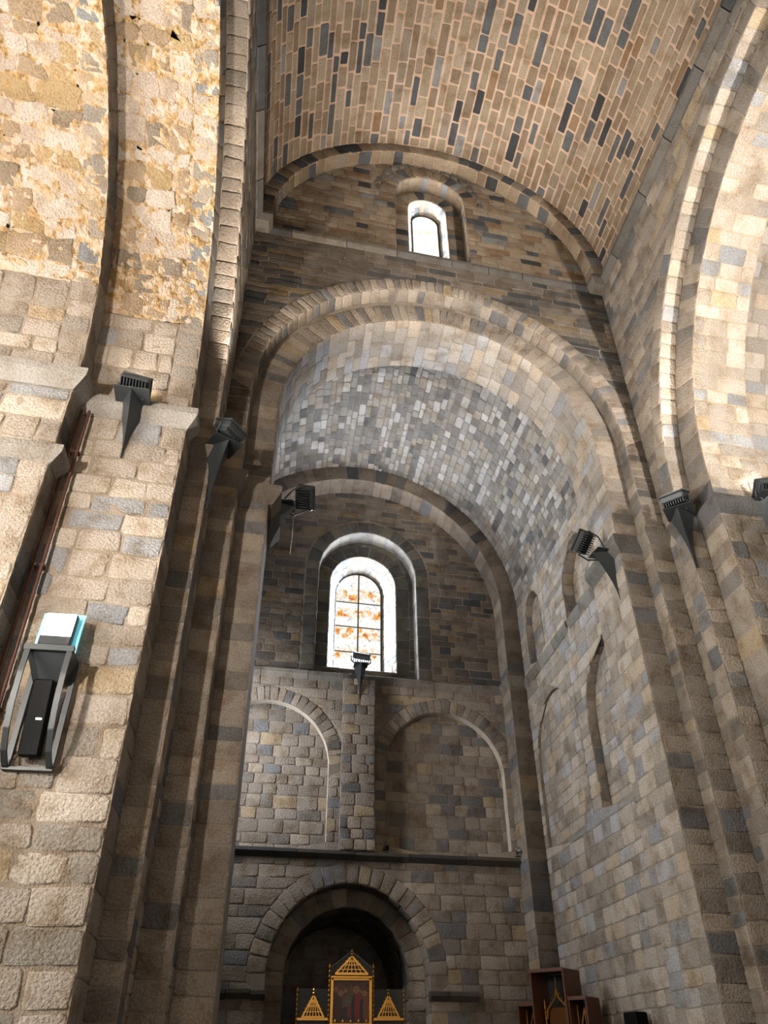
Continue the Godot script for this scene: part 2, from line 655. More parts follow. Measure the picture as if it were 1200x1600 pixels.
func build_shell() -> void:
	var fl := structure("floor", "grey stone slab floor of the crossing")
	var f := func(u: float, v: float, w: float) -> Vector3: return Vector3(u, w, v)
	bed(fl, f, -8.0, 14.0, -16.6, 3.0, masonry(Color("77706a"), 0.5), {"dv": 2.0, "du": 2.0, "lift": 0.0, "name": "paving"})
	var slab := BoxMesh.new()
	slab.size = Vector3(22, 0.3, 19.6)
	part("slab_bed", slab, masonry(Color("77706a"), 0.5), fl.root, Transform3D(Basis(), Vector3(3, -0.155, -6.8)))
	# the outer skin: walls and roofs beyond the masonry, open only at the windows
	var skin := masonry(Color("8d857a"), 1.0)
	var ow := structure("wall_outer", "outer faces of the church walls around the chapel and both arms")
	var plainly := {"dv": 0.5, "du": 1.5, "name": "outer_face"}
	bed(ow, wall_facing_z(-14.06), -2.3, 5.3, 0.0, 12.7, skin, {"dv": 0.2, "du": 1.5, "name": "outer_face", "holes": [hole(1.52, 0.52, 9.78, 7.9), hole(1.38, 1.3, 2.72, 0.0)]})
	bed(ow, wall_facing_z(-16.0), -0.1, 2.86, 0.0, 4.3, skin, plainly)
	bed(ow, wall_facing_x(-0.1, -1.0), -16.0, -14.06, 0.0, 4.3, skin, plainly)
	bed(ow, wall_facing_x(2.86, 1.0), -16.0, -14.06, 0.0, 4.3, skin, plainly)
	bed(ow, wall_facing_x(-2.3, -1.0), -14.06, -8.34, 0.0, 12.7, skin, {"dv": 0.2, "du": 1.5, "name": "outer_face", "holes": [hole(-11.9, 0.45, 6.8, 4.9)]})
	bed(ow, wall_facing_x(5.3, 1.0), -14.06, -8.34, 0.0, 12.7, skin, plainly)
	bed(ow, wall_facing_z(-8.34), -2.0, 6.2, 12.7, 17.4, skin, {"dv": 0.1, "du": 1.5, "name": "outer_face", "holes": [hole(2.07, 0.29, 14.82, VY)]})
	bed(ow, wall_facing_z(-8.34), -7.2, -2.3, 0.0, 13.0, skin, plainly)
	bed(ow, wall_facing_z(-8.34), 5.3, 13.6, 0.0, 13.0, skin, plainly)
	bed(ow, wall_facing_z(2.4), -7.2, 13.6, 0.0, 17.4, skin, plainly)
	bed(ow, wall_facing_x(-7.2, -1.0), -8.34, 2.4, 0.0, 13.0, skin, plainly)
	bed(ow, wall_facing_x(13.6, 1.0), -8.34, 2.4, 0.0, 13.0, skin, plainly)
	bed(ow, wall_facing_x(-2.0, -1.0), -8.34, 2.4, 13.0, 17.4, skin, plainly)
	bed(ow, wall_facing_x(6.2, 1.0), -8.34, 2.4, 13.0, 17.4, skin, plainly)
	var roof := structure("ceiling_roof", "stone roof slabs over the chapel, the crossing and both arms")
	for q in [[-0.1, 2.86, -16.0, -14.06, 4.3], [-2.3, 5.3, -14.06, -8.34, 12.7], [-2.0, 6.2, -8.34, 2.4, 17.4], [-7.2, -2.0, -8.34, 2.4, 13.0], [6.2, 13.6, -8.34, 2.4, 13.0]]:
		bed(roof, func(u: float, v: float, w2: float) -> Vector3: return Sxyz(u, q[4] + w2, v), q[0], q[1], q[2], q[3], skin, {"dv": 1.0, "du": 1.0, "name": "roof_slab"})
	# the cross wall behind the viewer, the ends of both arms
	var back := masonry(Color("96897a"), 1.2)
	var w := structure("wall_entrance", "plain stone wall closing the crossing on the entrance side")
	bed(w, wall_facing_z(1.9), -1.6, 5.8, 0.0, 17.0, back, {"dv": 1.0, "du": 1.0, "name": "wall_face", "flip": true})
	w = structure("wall_west_arm", "plain stone end wall of the left arm")
	bed(w, wall_facing_x(-6.6, 1.0), -7.0, 1.0, 0.0, 11.5, back, {"dv": 1.0, "du": 1.0, "name": "wall_face"})
	w = structure("wall_nave_end", "plain stone end wall of the right arm")
	bed(w, wall_facing_x(13.0, -1.0), -8.0, 2.5, 0.0, 13.0, back, {"dv": 1.0, "du": 1.0, "name": "wall_face"})

# ------------------------------------------------------------------ the chapel's end wall

const BACK := -13.0

func build_back_wall() -> void:
	var f := wall_facing_z(BACK)
	var mortar := Color("82766a")
	# lower zone with the altar niche
	var s := structure("wall_back_lower", "dark stone end wall around the altar niche, below the lower string course")
	var niche := hole(1.38, 1.24, 2.72, 0.0)
	var niche_out := hole(1.38, 1.52, 2.72, 0.0)
	niche_out.b = 2.5
	dressed(s, f, -1.65, 4.6, 0.0, 4.34, mortar, {"holes": [niche, niche_out], "bed_holes": [niche], "h": [0.15, 0.23], "l": [0.24, 0.5], "pal": PAL_WALL, "relief": 1.8}, {})
	var ring := ring_facing_z(1.38, 2.72, 1.24, 1.0, BACK)
	courses(s, ring, 0.0, 0.28, 2.72, 2.72 + PI * 1.24, {"h": [0.14, 0.19], "l": [0.3, 0.4], "pal": PAL_WALL, "name": "voussoir", "proud": 0.014})
	finish(s)
	s = structure("wall_niche", "dark recessed round niche of two orders behind the gilded altarpiece")
	dressed(s, soffit_along_z(1.38, 2.72, 1.24, 1.0), BACK - 0.42, BACK, 0.0, 5.44 + PI * 1.24, mortar, {"h": [0.18, 0.26], "l": [0.3, 0.5], "pal": PAL_WALL}, {"dv": 0.1})
	dressed(s, ring_facing_z(1.38, 2.72, 0.97, 1.0, BACK - 0.42), 0.0, 0.3, 0.0, 5.44 + PI * 0.97, mortar, {"over": 0.1, "h": [0.17, 0.24], "l": [0.3, 0.5], "pal": PAL_WALL, "name": "voussoir"}, {"dv": 0.1})
	dressed(s, soffit_along_z(1.38, 2.72, 0.97, 1.0), BACK - 2.6, BACK - 0.42, 0.0, 5.44 + PI * 0.97, mortar, {"h": [0.2, 0.28], "l": [0.35, 0.6], "pal": PAL_WALL}, {"dv": 0.1})
	dressed(s, wall_facing_z(BACK - 2.6), 0.3, 2.5, 0.0, 3.9, mortar, {"h": [0.17, 0.25], "l": [0.25, 0.5], "pal": PAL_WALL}, {})
	finish(s)
	# middle zone: two blind arches either side of a flat pilaster
	s = structure("wall_back_middle", "stone end wall with two shallow blind arches, between the two string courses")
	var arches := [hole(-0.13, 1.08, 5.8, 4.4), hole(3.03, 1.09, 5.8, 4.4)]
	var rings := [hole(-0.13, 1.34, 5.8, 5.6), hole(3.03, 1.35, 5.8, 5.6)]
	dressed(s, f, -1.65, 4.6, 4.34, 7.36, mortar, {"holes": arches + rings, "bed_holes": arches, "h": [0.15, 0.22], "l": [0.22, 0.46], "pal": PAL_WALL, "relief": 1.8}, {})
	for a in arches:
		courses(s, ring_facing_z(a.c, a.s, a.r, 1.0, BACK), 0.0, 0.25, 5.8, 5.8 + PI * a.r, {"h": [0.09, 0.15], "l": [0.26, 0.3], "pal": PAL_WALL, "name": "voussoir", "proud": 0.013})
		bed(s, soffit_along_z(a.c, a.s, a.r, 1.0), BACK - 0.2, BACK, 4.34, 2.0 * a.s + PI * a.r - 4.34, masonry(Color("c4bbae"), 1.0), {"dv": 0.08, "name": "reveal"})  # pale lime mortar tone, raised further for the side light on it
	finish(s)
	s = structure("wall_back_panels", "recessed coursed stone panels inside the two blind arches of the end wall")
	dressed(s, wall_facing_z(BACK - 0.2), -1.3, 1.05, 4.34, 6.95, mortar, {"h": [0.14, 0.22], "l": [0.2, 0.42], "pal": PAL_WALL, "relief": 1.8}, {})
	dressed(s, wall_facing_z(BACK - 0.2), 1.85, 4.2, 4.34, 6.95, mortar, {"h": [0.14, 0.22], "l": [0.2, 0.42], "pal": PAL_WALL, "relief": 1.8}, {})
	finish(s)
	s = structure("wall_back_pilaster", "flat stone pilaster strip between the two blind arches")
	var pf := wall_facing_z(BACK + 0.13)
	dressed(s, pf, 1.16, 1.74, 4.42, 7.36, mortar, {"h": [0.15, 0.21], "l": [0.2, 0.4], "pal": PAL_WALL}, {})
	dressed(s, wall_facing_x(1.16, -1.0), BACK, BACK + 0.13, 4.42, 7.36, mortar, {"h": [0.15, 0.21], "l": [0.2, 0.4], "pal": PAL_WALL, "proud": 0.004}, {})
	dressed(s, wall_facing_x(1.74, 1.0), BACK, BACK + 0.13, 4.42, 7.36, mortar, {"h": [0.15, 0.21], "l": [0.2, 0.4], "pal": PAL_WALL, "proud": 0.004}, {})
	finish(s)
	# upper zone with the stained window
	s = structure("wall_back_upper", "dark brown stone end wall around the big round-headed chapel window")
	var win := hole(1.6, 1.0, 9.72, 7.5)
	var win_out := hole(1.6, 1.28, 9.72, 7.5)
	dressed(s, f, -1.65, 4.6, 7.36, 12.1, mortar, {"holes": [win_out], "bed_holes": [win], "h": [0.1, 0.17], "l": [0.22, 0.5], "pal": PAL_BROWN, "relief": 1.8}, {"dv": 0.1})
	courses(s, ring_facing_z(1.6, 9.72, 1.0, 1.0, BACK), 0.0, 0.26, 7.5, 2.0 * 9.72 - 7.5 + PI, {"h": [0.16, 0.26], "l": [0.3, 0.4], "pal": [["57564f", 3], ["4c4c4a", 3], ["65604f", 1]], "name": "voussoir", "proud": 0.02})
	finish(s)
	s = structure("wall_window_recess", "stone recess of two orders framing the chapel window")
	dressed(s, soffit_along_z(1.6, 9.72, 1.0, 1.0), BACK - 0.4, BACK, 7.5, 2.0 * 9.72 - 7.5 + PI, Color("8d8880"), {"h": [0.2, 0.3], "l": [0.4, 0.5], "pal": [["8b8986", 3], ["96928b", 3], ["7f7d7a", 2]], "proud": 0.006, "jit": 0.003}, {"dv": 0.08})
	var inner := hole(1.55, 0.69, 9.68, 7.78)
	var if_ := wall_facing_z(BACK - 0.4)
	bed(s, if_, 0.55, 2.65, 7.3, 10.8, masonry(mortar, 0.8, 1.1), {"holes": [inner], "dv": 0.1})
	var inner_out := hole(1.55, 0.95, 9.68, 7.78)
	courses(s, if_, 0.55, 2.65, 7.36, 10.8, {"holes": [inner_out], "h": [0.2, 0.3], "l": [0.3, 0.5], "pal": [["57564f", 3], ["4c4c4a", 3], ["65604f", 1]]})
	courses(s, ring_facing_z(1.55, 9.68, 0.69, 1.0, BACK - 0.4), 0.0, 0.26, 7.78, 2.0 * 9.68 - 7.78 + PI * 0.69, {"h": [0.2, 0.28], "l": [0.3, 0.4], "pal": [["57564f", 3], ["4c4c4a", 3], ["65604f", 1]], "name": "voussoir"})
	# splayed reveal running back to the glass
	var sp := splay(1.55, 9.68, 0.69, BACK - 0.4, 1.52, 9.78, 0.5, BACK - 1.0)
	dressed(s, sp, 0.0, 1.0, 7.5, 2.0 * 9.7 - 7.5 + PI * 0.6, Color("8a8276"), {"h": [0.1, 0.17], "l": [0.35, 0.65], "pal": [["8f8b85", 4], ["827f7b", 3], ["968b7b", 2], ["6d7074", 1]], "proud": 0.01, "jit": 0.004, "gap": 0.01}, {"dv": 0.06})
	var sill := func(u: float, v: float, w: float) -> Vector3: return Sxyz(u, 7.78 + w + (v - (BACK - 0.4)) * -0.25, v)
	dressed(s, sill, 0.85, 2.25, BACK - 1.0, BACK - 0.4, Color("77706a"), {"h": [0.28, 0.32], "l": [0.4, 0.6], "pal": PAL_WALL}, {})
	var sill2 := func(u: float, v: float, w: float) -> Vector3: return Sxyz(u, 7.5 + w, v)
	dressed(s, sill2, 0.6, 2.6, BACK - 0.4, BACK, Color("77706a"), {"h": [0.3, 0.4], "l": [0.4, 0.7], "pal": PAL_WALL}, {})
	finish(s)
	main_window()
	# string courses
	string_course("trim_1", "dark stone string course above the altar niche", Vector3(-1.3, 4.42, 0), Vector3(4.3, 4.42, 0), BACK, 0.14, 0.12, ["4f4d4a", "5a5650", "45464a"], 0.9)
	string_course("trim_2", "grey stone string course forming the sill of the chapel window", Vector3(-1.3, 7.48, 0), Vector3(4.3, 7.48, 0), BACK, 0.05, 0.17, ["7b7874", "86817a", "6d6c6c"], 0.8)
	string_course("trim_3", "short stone impost ledge left of the altar niche", Vector3(-1.3, 2.52, 0), Vector3(0.16, 2.52, 0), BACK, 0.09, 0.13, ["4c4844", "55504a"], 0.4)
	string_course("trim_4", "short stone impost ledge right of the altar niche", Vector3(2.6, 2.52, 0), Vector3(3.36, 2.52, 0), BACK, 0.09, 0.13, ["5c5750", "55504a"], 0.4)

func splay(c1: float, y1: float, r1: float, z1: float, c2: float, y2: float, r2: float, z2: float) -> Callable:
	return func(u: float, v: float, w: float) -> Vector3:
		var total := y1 * 2.0 + PI * (r1 + r2) * 0.5
		var rr := (r1 + r2) * 0.5
		var yy := (y1 + y2) * 0.5
		var q
		var va := v
		var q1
		var q2
		if v <= yy:
			q1 = arch_at(c1, y1, r1, 1.0, minf(v, y1))
			q2 = arch_at(c2, y2, r2, 1.0, minf(v, y2))
		elif v <= yy + PI * rr:
			var a := (v - yy) / rr
			q1 = arch_at(c1, y1, r1, 1.0, y1 + a * r1)
			q2 = arch_at(c2, y2, r2, 1.0, y2 + a * r2)
		else:
			va = v - yy - PI * rr
			q1 = arch_at(c1, y1, r1, 1.0, y1 + PI * r1 + va)
			q2 = arch_at(c2, y2, r2, 1.0, y2 + PI * r2 + va)
		var p: Vector2 = (q1[0] as Vector2).lerp(q2[0], u) + (q1[1] as Vector2) * w
		return Sxyz(p.x, p.y, lerpf(z1, z2, u))

func string_course(called: String, label: String, a: Vector3, b: Vector3, z0: float, out: float, tall: float, tones: Array, step: float) -> void:
	# slabs set end to end along a wall that faces the viewer; a.y is the top of the course
	var s := structure(called, label)
	var x := a.x
	while x < b.x - 0.05:
		var w := rng.randf_range(step * 0.7, step * 1.3)
		if x + w > b.x - step * 0.4:
			w = b.x - x
		slab_facing_z(s, x + 0.005, x + w - 0.005, a.y + rng.randf_range(-0.012, 0.012), z0, out * rng.randf_range(0.85, 1.12), tall, masonry(Color(tones[rng.randi() % tones.size()]), 1.0))
		x += w

func slab_facing_z(s: Dictionary, x0: float, x1: float, top: float, z0: float, out: float, tall: float, m: Material) -> void:
	var profile := [Vector2(-0.1, 0), Vector2(out - 0.012, 0), Vector2(out, -0.012), Vector2(out, -tall * 0.45), Vector2(out * 0.3, -tall), Vector2(-0.1, -tall)]
	var o := Sxyz((x0 + x1) * 0.5, top, z0)
	var ra := []
	var rb := []
	for p in profile:
		ra.append(Sxyz(x0, top + p.y, z0 + p.x) - o)
		rb.append(Sxyz(x1, top + p.y, z0 + p.x) - o)
	part("slab", hull([ra, rb]), m, s.root, Transform3D(Basis(), o))

func slab_facing_x(s: Dictionary, za: float, zb: float, top: float, x0: float, out: float, tall: float, m: Material) -> void:
	# out is signed: towards +x or -x
	var k := signf(out)
	var d := absf(out)
	var profile := [Vector2(-0.1, 0), Vector2(d - 0.012, 0), Vector2(d, -0.012), Vector2(d, -tall * 0.45), Vector2(d * 0.3, -tall), Vector2(-0.1, -tall)]
	var o := Sxyz(x0, top, (za + zb) * 0.5)
	var ra := []
	var rb := []
	for p in profile:
		ra.append(Sxyz(x0 + k * p.x, top + p.y, za) - o)
		rb.append(Sxyz(x0 + k * p.x, top + p.y, zb) - o)
	part("slab", hull([ra, rb]), m, s.root, Transform3D(Basis(), o))

# A leaded window: panes of veined translucent stone-like glass in an iron frame, filling an arch.
func glass_texture(seed_value: int, warm: float) -> ImageTexture:
	var a := FastNoiseLite.new()
	a.seed = seed_value
	a.frequency = 0.009
	a.fractal_octaves = 4
	a.domain_warp_enabled = true
	a.domain_warp_amplitude = 40.0
	a.domain_warp_frequency = 0.02
	var b := FastNoiseLite.new()
	b.seed = seed_value + 5
	b.frequency = 0.016
	b.fractal_octaves = 3
	b.domain_warp_enabled = true
	b.domain_warp_amplitude = 30.0
	var w := 320
	var h := 640
	var im := Image.create(w, h, false, Image.FORMAT_RGB8)
	for y in h:
		for x in w:
			var n := a.get_noise_2d(x, y)
			var m := b.get_noise_2d(x, y)
			var band := 0.5 + 0.5 * sin(y * 0.048 + 1.2 + 3.0 * a.get_noise_2d(y * 0.2, 70.0))
			var c := Color(0.99, 0.985, 0.97)
			var o := clampf((absf(n) - 0.08) * 2.6, 0.0, 1.0) * clampf(band * 1.5 - 0.35, 0.0, 1.0) * warm
			c = c.lerp(Color(0.96, 0.62, 0.22), clampf(o * 1.3, 0.0, 0.85))
			if o > 0.42 and absf(m) < 0.12:
				c = c.lerp(Color(0.75, 0.3, 0.08), 0.7)
			if absf(m) < 0.016:
				c = c.lerp(Color(0.33, 0.4, 0.47), 0.84)
			im.set_pixel(x, y, c)
	return ImageTexture.create_from_image(im)

func glazing(called: String, label: String, c: float, bottom: float, spring: float, r: float, z0: float, columns: int, bars: Array, tex: Texture2D, glow: float) -> void:
	var root := thing(called, label, "window", Sxyz(c, bottom, z0))
	root.set_meta("kind", "structure")
	var o := Sxyz(c, bottom, z0)
	var m := StandardMaterial3D.new()
	m.resource_name = "veined amber glass"
	m.albedo_texture = tex
	m.albedo_color = Color(0.3, 0.3, 0.3)
	m.roughness = 0.35
	m.emission_enabled = true
	m.emission = Color.WHITE
	m.emission_operator = BaseMaterial3D.EMISSION_OP_MULTIPLY
	m.emission_texture = tex
	m.emission_energy_multiplier = glow
	var iron := plain("dark window iron", Color(0.2, 0.19, 0.18), 0.6, 0.3)
	var top := spring + r
	var levels := [bottom] + bars + [top]
	for col in columns:
		var xa := -r + 2.0 * r * col / columns
		var xb := -r + 2.0 * r * (col + 1) / columns
		for i in levels.size() - 1:
			# each pane is cut to the arch
			var poly := PackedVector2Array()
			var n := 8
			for k in n + 1:
				var x := lerpf(xa, xb, float(k) / n)
				var lim := spring + sqrt(maxf(0.0, r * r - x * x))
				poly.append(Vector2(x, minf(levels[i + 1], lim)))
			for k in range(n, -1, -1):
				var x := lerpf(xa, xb, float(k) / n)
				var lim := spring + sqrt(maxf(0.0, r * r - x * x))
				poly.append(Vector2(x, minf(levels[i], lim)))
			var st := SurfaceTool.new()
			st.begin(Mesh.PRIMITIVE_TRIANGLES)
			for k in n:
				var q := [poly[k], poly[k + 1], poly[2 * n - k], poly[2 * n + 1 - k]]
				for t in [[0, 1, 2], [0, 2, 3]]:
					for j in t:
						for_pane(st, q[j], r, bottom, top, c, z0, o, 0.004)
				for t in [[0, 2, 1], [0, 3, 2]]:
					for j in t:
						for_pane(st, q[j], r, bottom, top, c, z0, o, -0.004)
			st.generate_normals()
			part("pane", st.commit(), m, root)
	# frame and bars
	var outline := []
	for k in 25:
		var a := PI * k / 24.0
		outline.append(Sxyz(c + cos(a) * r, spring + sin(a) * r, z0) - o)
	outline.push_front(Sxyz(c + r, bottom, z0) - o)
	outline.append(Sxyz(c - r, bottom, z0) - o)
	part("frame", tube(outline, 0.028, 6), iron, root)
	for col in range(1, columns):
		var x := -r + 2.0 * r * col / columns
		part("mullion", tube([Sxyz(c + x, bottom, z0) - o, Sxyz(c + x, spring + sqrt(maxf(0.0, r * r - x * x)), z0) - o], 0.017, 6), iron, root)
	for b in bars:
		var hw := r if b <= spring else sqrt(maxf(0.0, r * r - (b - spring) * (b - spring)))
		part("glazing_bar", tube([Sxyz(c - hw, b, z0) - o, Sxyz(c + hw, b, z0) - o], 0.014, 6), iron, root)

func for_pane(st: SurfaceTool, p: Vector2, r: float, bottom: float, top: float, c: float, z0: float, o: Vector3, w: float) -> void:
	st.set_uv(Vector2((p.x + r) / (2.0 * r), 1.0 - (p.y - bottom) / (top - bottom)))
	st.add_vertex(Sxyz(c + p.x, p.y, z0 + w) - o)

func main_window() -> void:
	glazing("window_1", "round-headed window of eight white and amber veined panes above the altar", 1.52, 7.95, 9.78, 0.5, BACK - 0.98, 2, [8.42, 8.99, 9.56], glass_texture(3, 0.85), 1.0)

# ------------------------------------------------------------------ the chapel: vault, side walls, wall arch at the end

const CX := 1.46
const CR := 3.1
const CY := 8.95
const RINGR := 2.77
const RIGHT := 4.56
const LEFT := -1.61

func build_chapel() -> void:
	var mortar := Color("8a8378")
	var s := structure("ceiling_chapel", "grey stone barrel vault of small blocks over the chapel")
	var vf := soffit_along_z(CX, CY, CR, 1.0)
	dressed(s, vf, BACK + 0.5, -8.9, CY, CY + PI * CR, Color("837c72"), {"h": [0.09, 0.16], "l": [0.15, 0.36], "pal": PAL_CHAPEL, "proud": 0.016, "jit": 0.011, "gap": 0.018, "relief": 1.6}, {"dv": 0.1})
	finish(s)
	# wall arch against the end wall, with its pilasters
	s = structure("wall_back_arch", "dark stone wall arch framing the end wall, standing on flat corner pilasters")
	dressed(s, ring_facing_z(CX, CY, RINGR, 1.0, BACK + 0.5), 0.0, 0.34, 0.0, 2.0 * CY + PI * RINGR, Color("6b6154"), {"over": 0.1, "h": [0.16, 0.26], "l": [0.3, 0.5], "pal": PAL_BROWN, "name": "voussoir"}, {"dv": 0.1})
	dressed(s, soffit_along_z(CX, CY, RINGR, 1.0), BACK, BACK + 0.5, 0.0, 2.0 * CY + PI * RINGR, Color("857a6c"), {"h": [0.17, 0.27], "l": [0.4, 0.5], "pal": PAL_WALL, "name": "voussoir"}, {"dv": 0.1})
	finish(s)
	# right side wall
	var f := wall_facing_x(RIGHT, -1.0)
	s = structure("wall_right_lower", "pale stone side wall of the chapel with two blind arches, below the string course")
	var low := [hole(-11.32, 1.0, 5.72, 4.43), hole(-9.02, 0.96, 5.68, 4.43)]
	dressed(s, f, BACK + 0.5, -8.93, 0.0, 7.36, mortar, {"holes": low, "h": [0.15, 0.23], "l": [0.22, 0.48], "pal": PAL_RIGHT, "relief": 2.0}, {"bump": 0.012, "du": 0.1, "dv": 0.1})
	for h in low:
		blind_recess(s, h, 0.14 if h.r < 0.98 else 0.05, mortar)
	finish(s)
	s = structure("wall_right_upper", "pale stone side wall of the chapel under the springing of the vault, with two small recesses")
	var up := [hole(-11.68, 0.42, 8.42, 7.5), hole(-9.45, 0.68, 7.94, 7.4)]
	dressed(s, f, BACK + 0.5, -8.93, 7.36, CY, mortar, {"holes": up, "h": [0.11, 0.18], "l": [0.2, 0.42], "pal": PAL_RIGHT, "relief": 2.0}, {"bump": 0.01, "du": 0.1, "dv": 0.1})
	for h in up:
		blind_recess(s, h, 0.14 if h.r < 0.5 else 0.2, mortar)
	finish(s)
	s = structure("trim_5", "grey stone string course along the chapel side wall")
	var z := BACK + 0.5
	for cut in [[-12.5, -11.6], [-11.6, -10.85], [-10.85, -10.16], [-10.1, -9.5], [-9.5, -8.95]]:
		slab_facing_x(s, cut[0] + 0.006, cut[1] - 0.006, 7.46, RIGHT, -0.05, 0.19, masonry(Color(["7d7b78", "87837c", "74746f"][rng.randi() % 3]), 1.0))
	s = structure("wall_left", "stone side wall of the chapel seen edge-on, with the side window")
	var side := hole(-11.9, 0.45, 6.8, 4.9)
	dressed(s, wall_facing_x(LEFT, 1.0), BACK + 0.5, -8.93, 0.0, CY, mortar, {"holes": [side], "h": [0.18, 0.26], "l": [0.3, 0.55], "pal": PAL_WALL}, {})
	bed(s, soffit_along_side(-11.9, 6.8, 0.45), LEFT - 0.7, LEFT, 4.9, 6.8 * 2.0 - 4.9 + PI * 0.45, masonry(mortar), {"name": "reveal"})
	finish(s)

func soffit_along_side(c: float, cy: float, r: float) -> Callable:
	return soffit_along_x(c, cy, r, -1.0)

func blind_recess(s: Dictionary, h: Dictionary, deep: float, mortar: Color) -> void:
	bed(s, soffit_along_x(h.c, h.s, h.r, -1.0), RIGHT - 0.012, RIGHT + deep, h.b, 2.0 * h.s - h.b + PI * h.r, masonry(Color("8d8273"), 1.2), {"dv": 0.08, "name": "reveal"})
	if deep > 0.1:
		courses(s, soffit_along_x(h.c, h.s, h.r, -1.0), RIGHT + 0.002, RIGHT + deep, h.b, h.s + PI * h.r * 0.6, {"h": [0.14, 0.24], "l": [0.3, 0.4], "pal": PAL_WALL, "proud": 0.006, "jit": 0.003})
	dressed(s, wall_facing_x(RIGHT + deep, -1.0), h.c - h.r, h.c + h.r, h.b, h.s + h.r, mortar, {"h": [0.15, 0.22], "l": [0.22, 0.42], "pal": PAL_RIGHT, "relief": 2.0}, {})
	var ledge := func(u: float, v: float, w: float) -> Vector3: return Sxyz(u, h.b + w, v)
	bed(s, ledge, RIGHT, RIGHT + deep, h.c - h.r, h.c + h.r, masonry(mortar), {"name": "ledge"})

# ------------------------------------------------------------------ the stepped arch between crossing and chapel

const ZB := -7.94
const ZA := -7.68

func build_front_orders() -> void:
	var mortar := Color("8f8577")
	var s := structure("wall_inner_arch", "pale stone inner order of the chapel arch, its soffit and its jambs")
	var path := 2.0 * 9.12 + PI * 2.43
	dressed(s, soffit_along_z(2.1, 9.12, 2.43, 1.0), -8.95, ZB, 0.0, 9.12 + PI * 2.43 + 1.6, Color("9a8e7c"), {"h": [0.15, 0.24], "l": [0.26, 0.52], "pal": PAL_RIGHT, "relief": 2.0}, {"dv": 0.1})
	bed(s, soffit_along_z(2.1, 9.12, 2.43, 1.0), -8.95, ZB, 9.12 + PI * 2.43 + 1.6, path, masonry(mortar), {})
	# the band's back edge against the higher vault
	bed(s, func(u: float, v: float, w: float) -> Vector3:
		var q = arch_at(2.1, 9.12, 2.43, 1.0, v)
		var p: Vector2 = q[0] - q[1] * u
		return Sxyz(p.x, p.y, -8.95 - w), 0.0, 0.5, 9.12, 9.12 + PI * 1.22, masonry(mortar), {"name": "band_back"})
	bed(s, func(u: float, v: float, w: float) -> Vector3:
		var q = arch_at(2.1, 9.12, 2.43, 1.0, v)
		var p: Vector2 = q[0] - q[1] * u
		return Sxyz(p.x, p.y, -8.95 - w), 0.0, 1.5, 9.12 + PI * 1.2, path, masonry(mortar), {"name": "band_back"})
	finish(s)
	s = structure("wall_inner_ring", "brown stone face of the inner arch order with wedge stones and pier strips")
	var face_b := ring_facing_z(2.1, 9.12, 2.43, 1.0, ZB)
	var joint := {"dv": 0.1}
	dressed(s, face_b, 0.0, 0.37, 0.0, 9.12, mortar, {"over": 0.1, "h": [0.16, 0.25], "l": [0.36, 0.6], "pal": PAL_WALL, "relief": 1.8}, joint)
	dressed(s, face_b, 0.0, 0.37, 9.12, 9.12 + PI * 2.43, mortar, {"over": 0.1, "h": [0.1, 0.17], "l": [0.36, 0.6], "pal": PAL_WALL, "name": "voussoir", "relief": 1.8}, joint)
	dressed(s, face_b, 0.0, 0.37, 9.12 + PI * 2.43, path, mortar, {"over": 0.1, "h": [0.16, 0.25], "l": [0.36, 0.6], "pal": PAL_WALL, "relief": 1.8}, joint)
	finish(s)
	s = structure("wall_outer_arch", "stone soffit of the outer order of the chapel arch and its narrow jambs")
	dressed(s, soffit_along_z(2.08, 9.2, 2.79, 1.0), ZB, ZA, 0.0, 2.0 * 9.2 + PI * 2.79, mortar, {"h": [0.13, 0.2], "l": [0.3, 0.4], "pal": PAL_WALL, "name": "voussoir"}, {"dv": 0.1})
	finish(s)
	s = structure("wall_crossing_end", "brown coursed stone wall above the chapel arch, below the vault string course")
	var a := hole(2.08, 2.79, 9.2, 0.0)
	var a_out := hole(2.08, 3.06, 9.2, 9.2)
	dressed(s, wall_facing_z(ZA), -1.02, 5.18, 0.0, 8.2, mortar, {"holes": [a], "h": [0.17, 0.26], "l": [0.3, 0.5], "pal": PAL_WALL, "relief": 1.8}, {"dv": 0.12})
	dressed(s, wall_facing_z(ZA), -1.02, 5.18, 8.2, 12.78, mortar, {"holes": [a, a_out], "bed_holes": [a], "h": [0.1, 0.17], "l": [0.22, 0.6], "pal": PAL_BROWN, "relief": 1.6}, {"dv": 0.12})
	courses(s, ring_facing_z(2.08, 9.2, 2.79, 1.0, ZA), 0.0, 0.26, 9.2, 9.2 + PI * 2.79, {"h": [0.09, 0.15], "l": [0.3, 0.4], "pal": PAL_WALL, "name": "voussoir", "proud": 0.014})
	finish(s)

# ------------------------------------------------------------------ the crossing: lunette, vault, side walls

const VX := 2.08
const VR := 3.09
const VY := 12.95

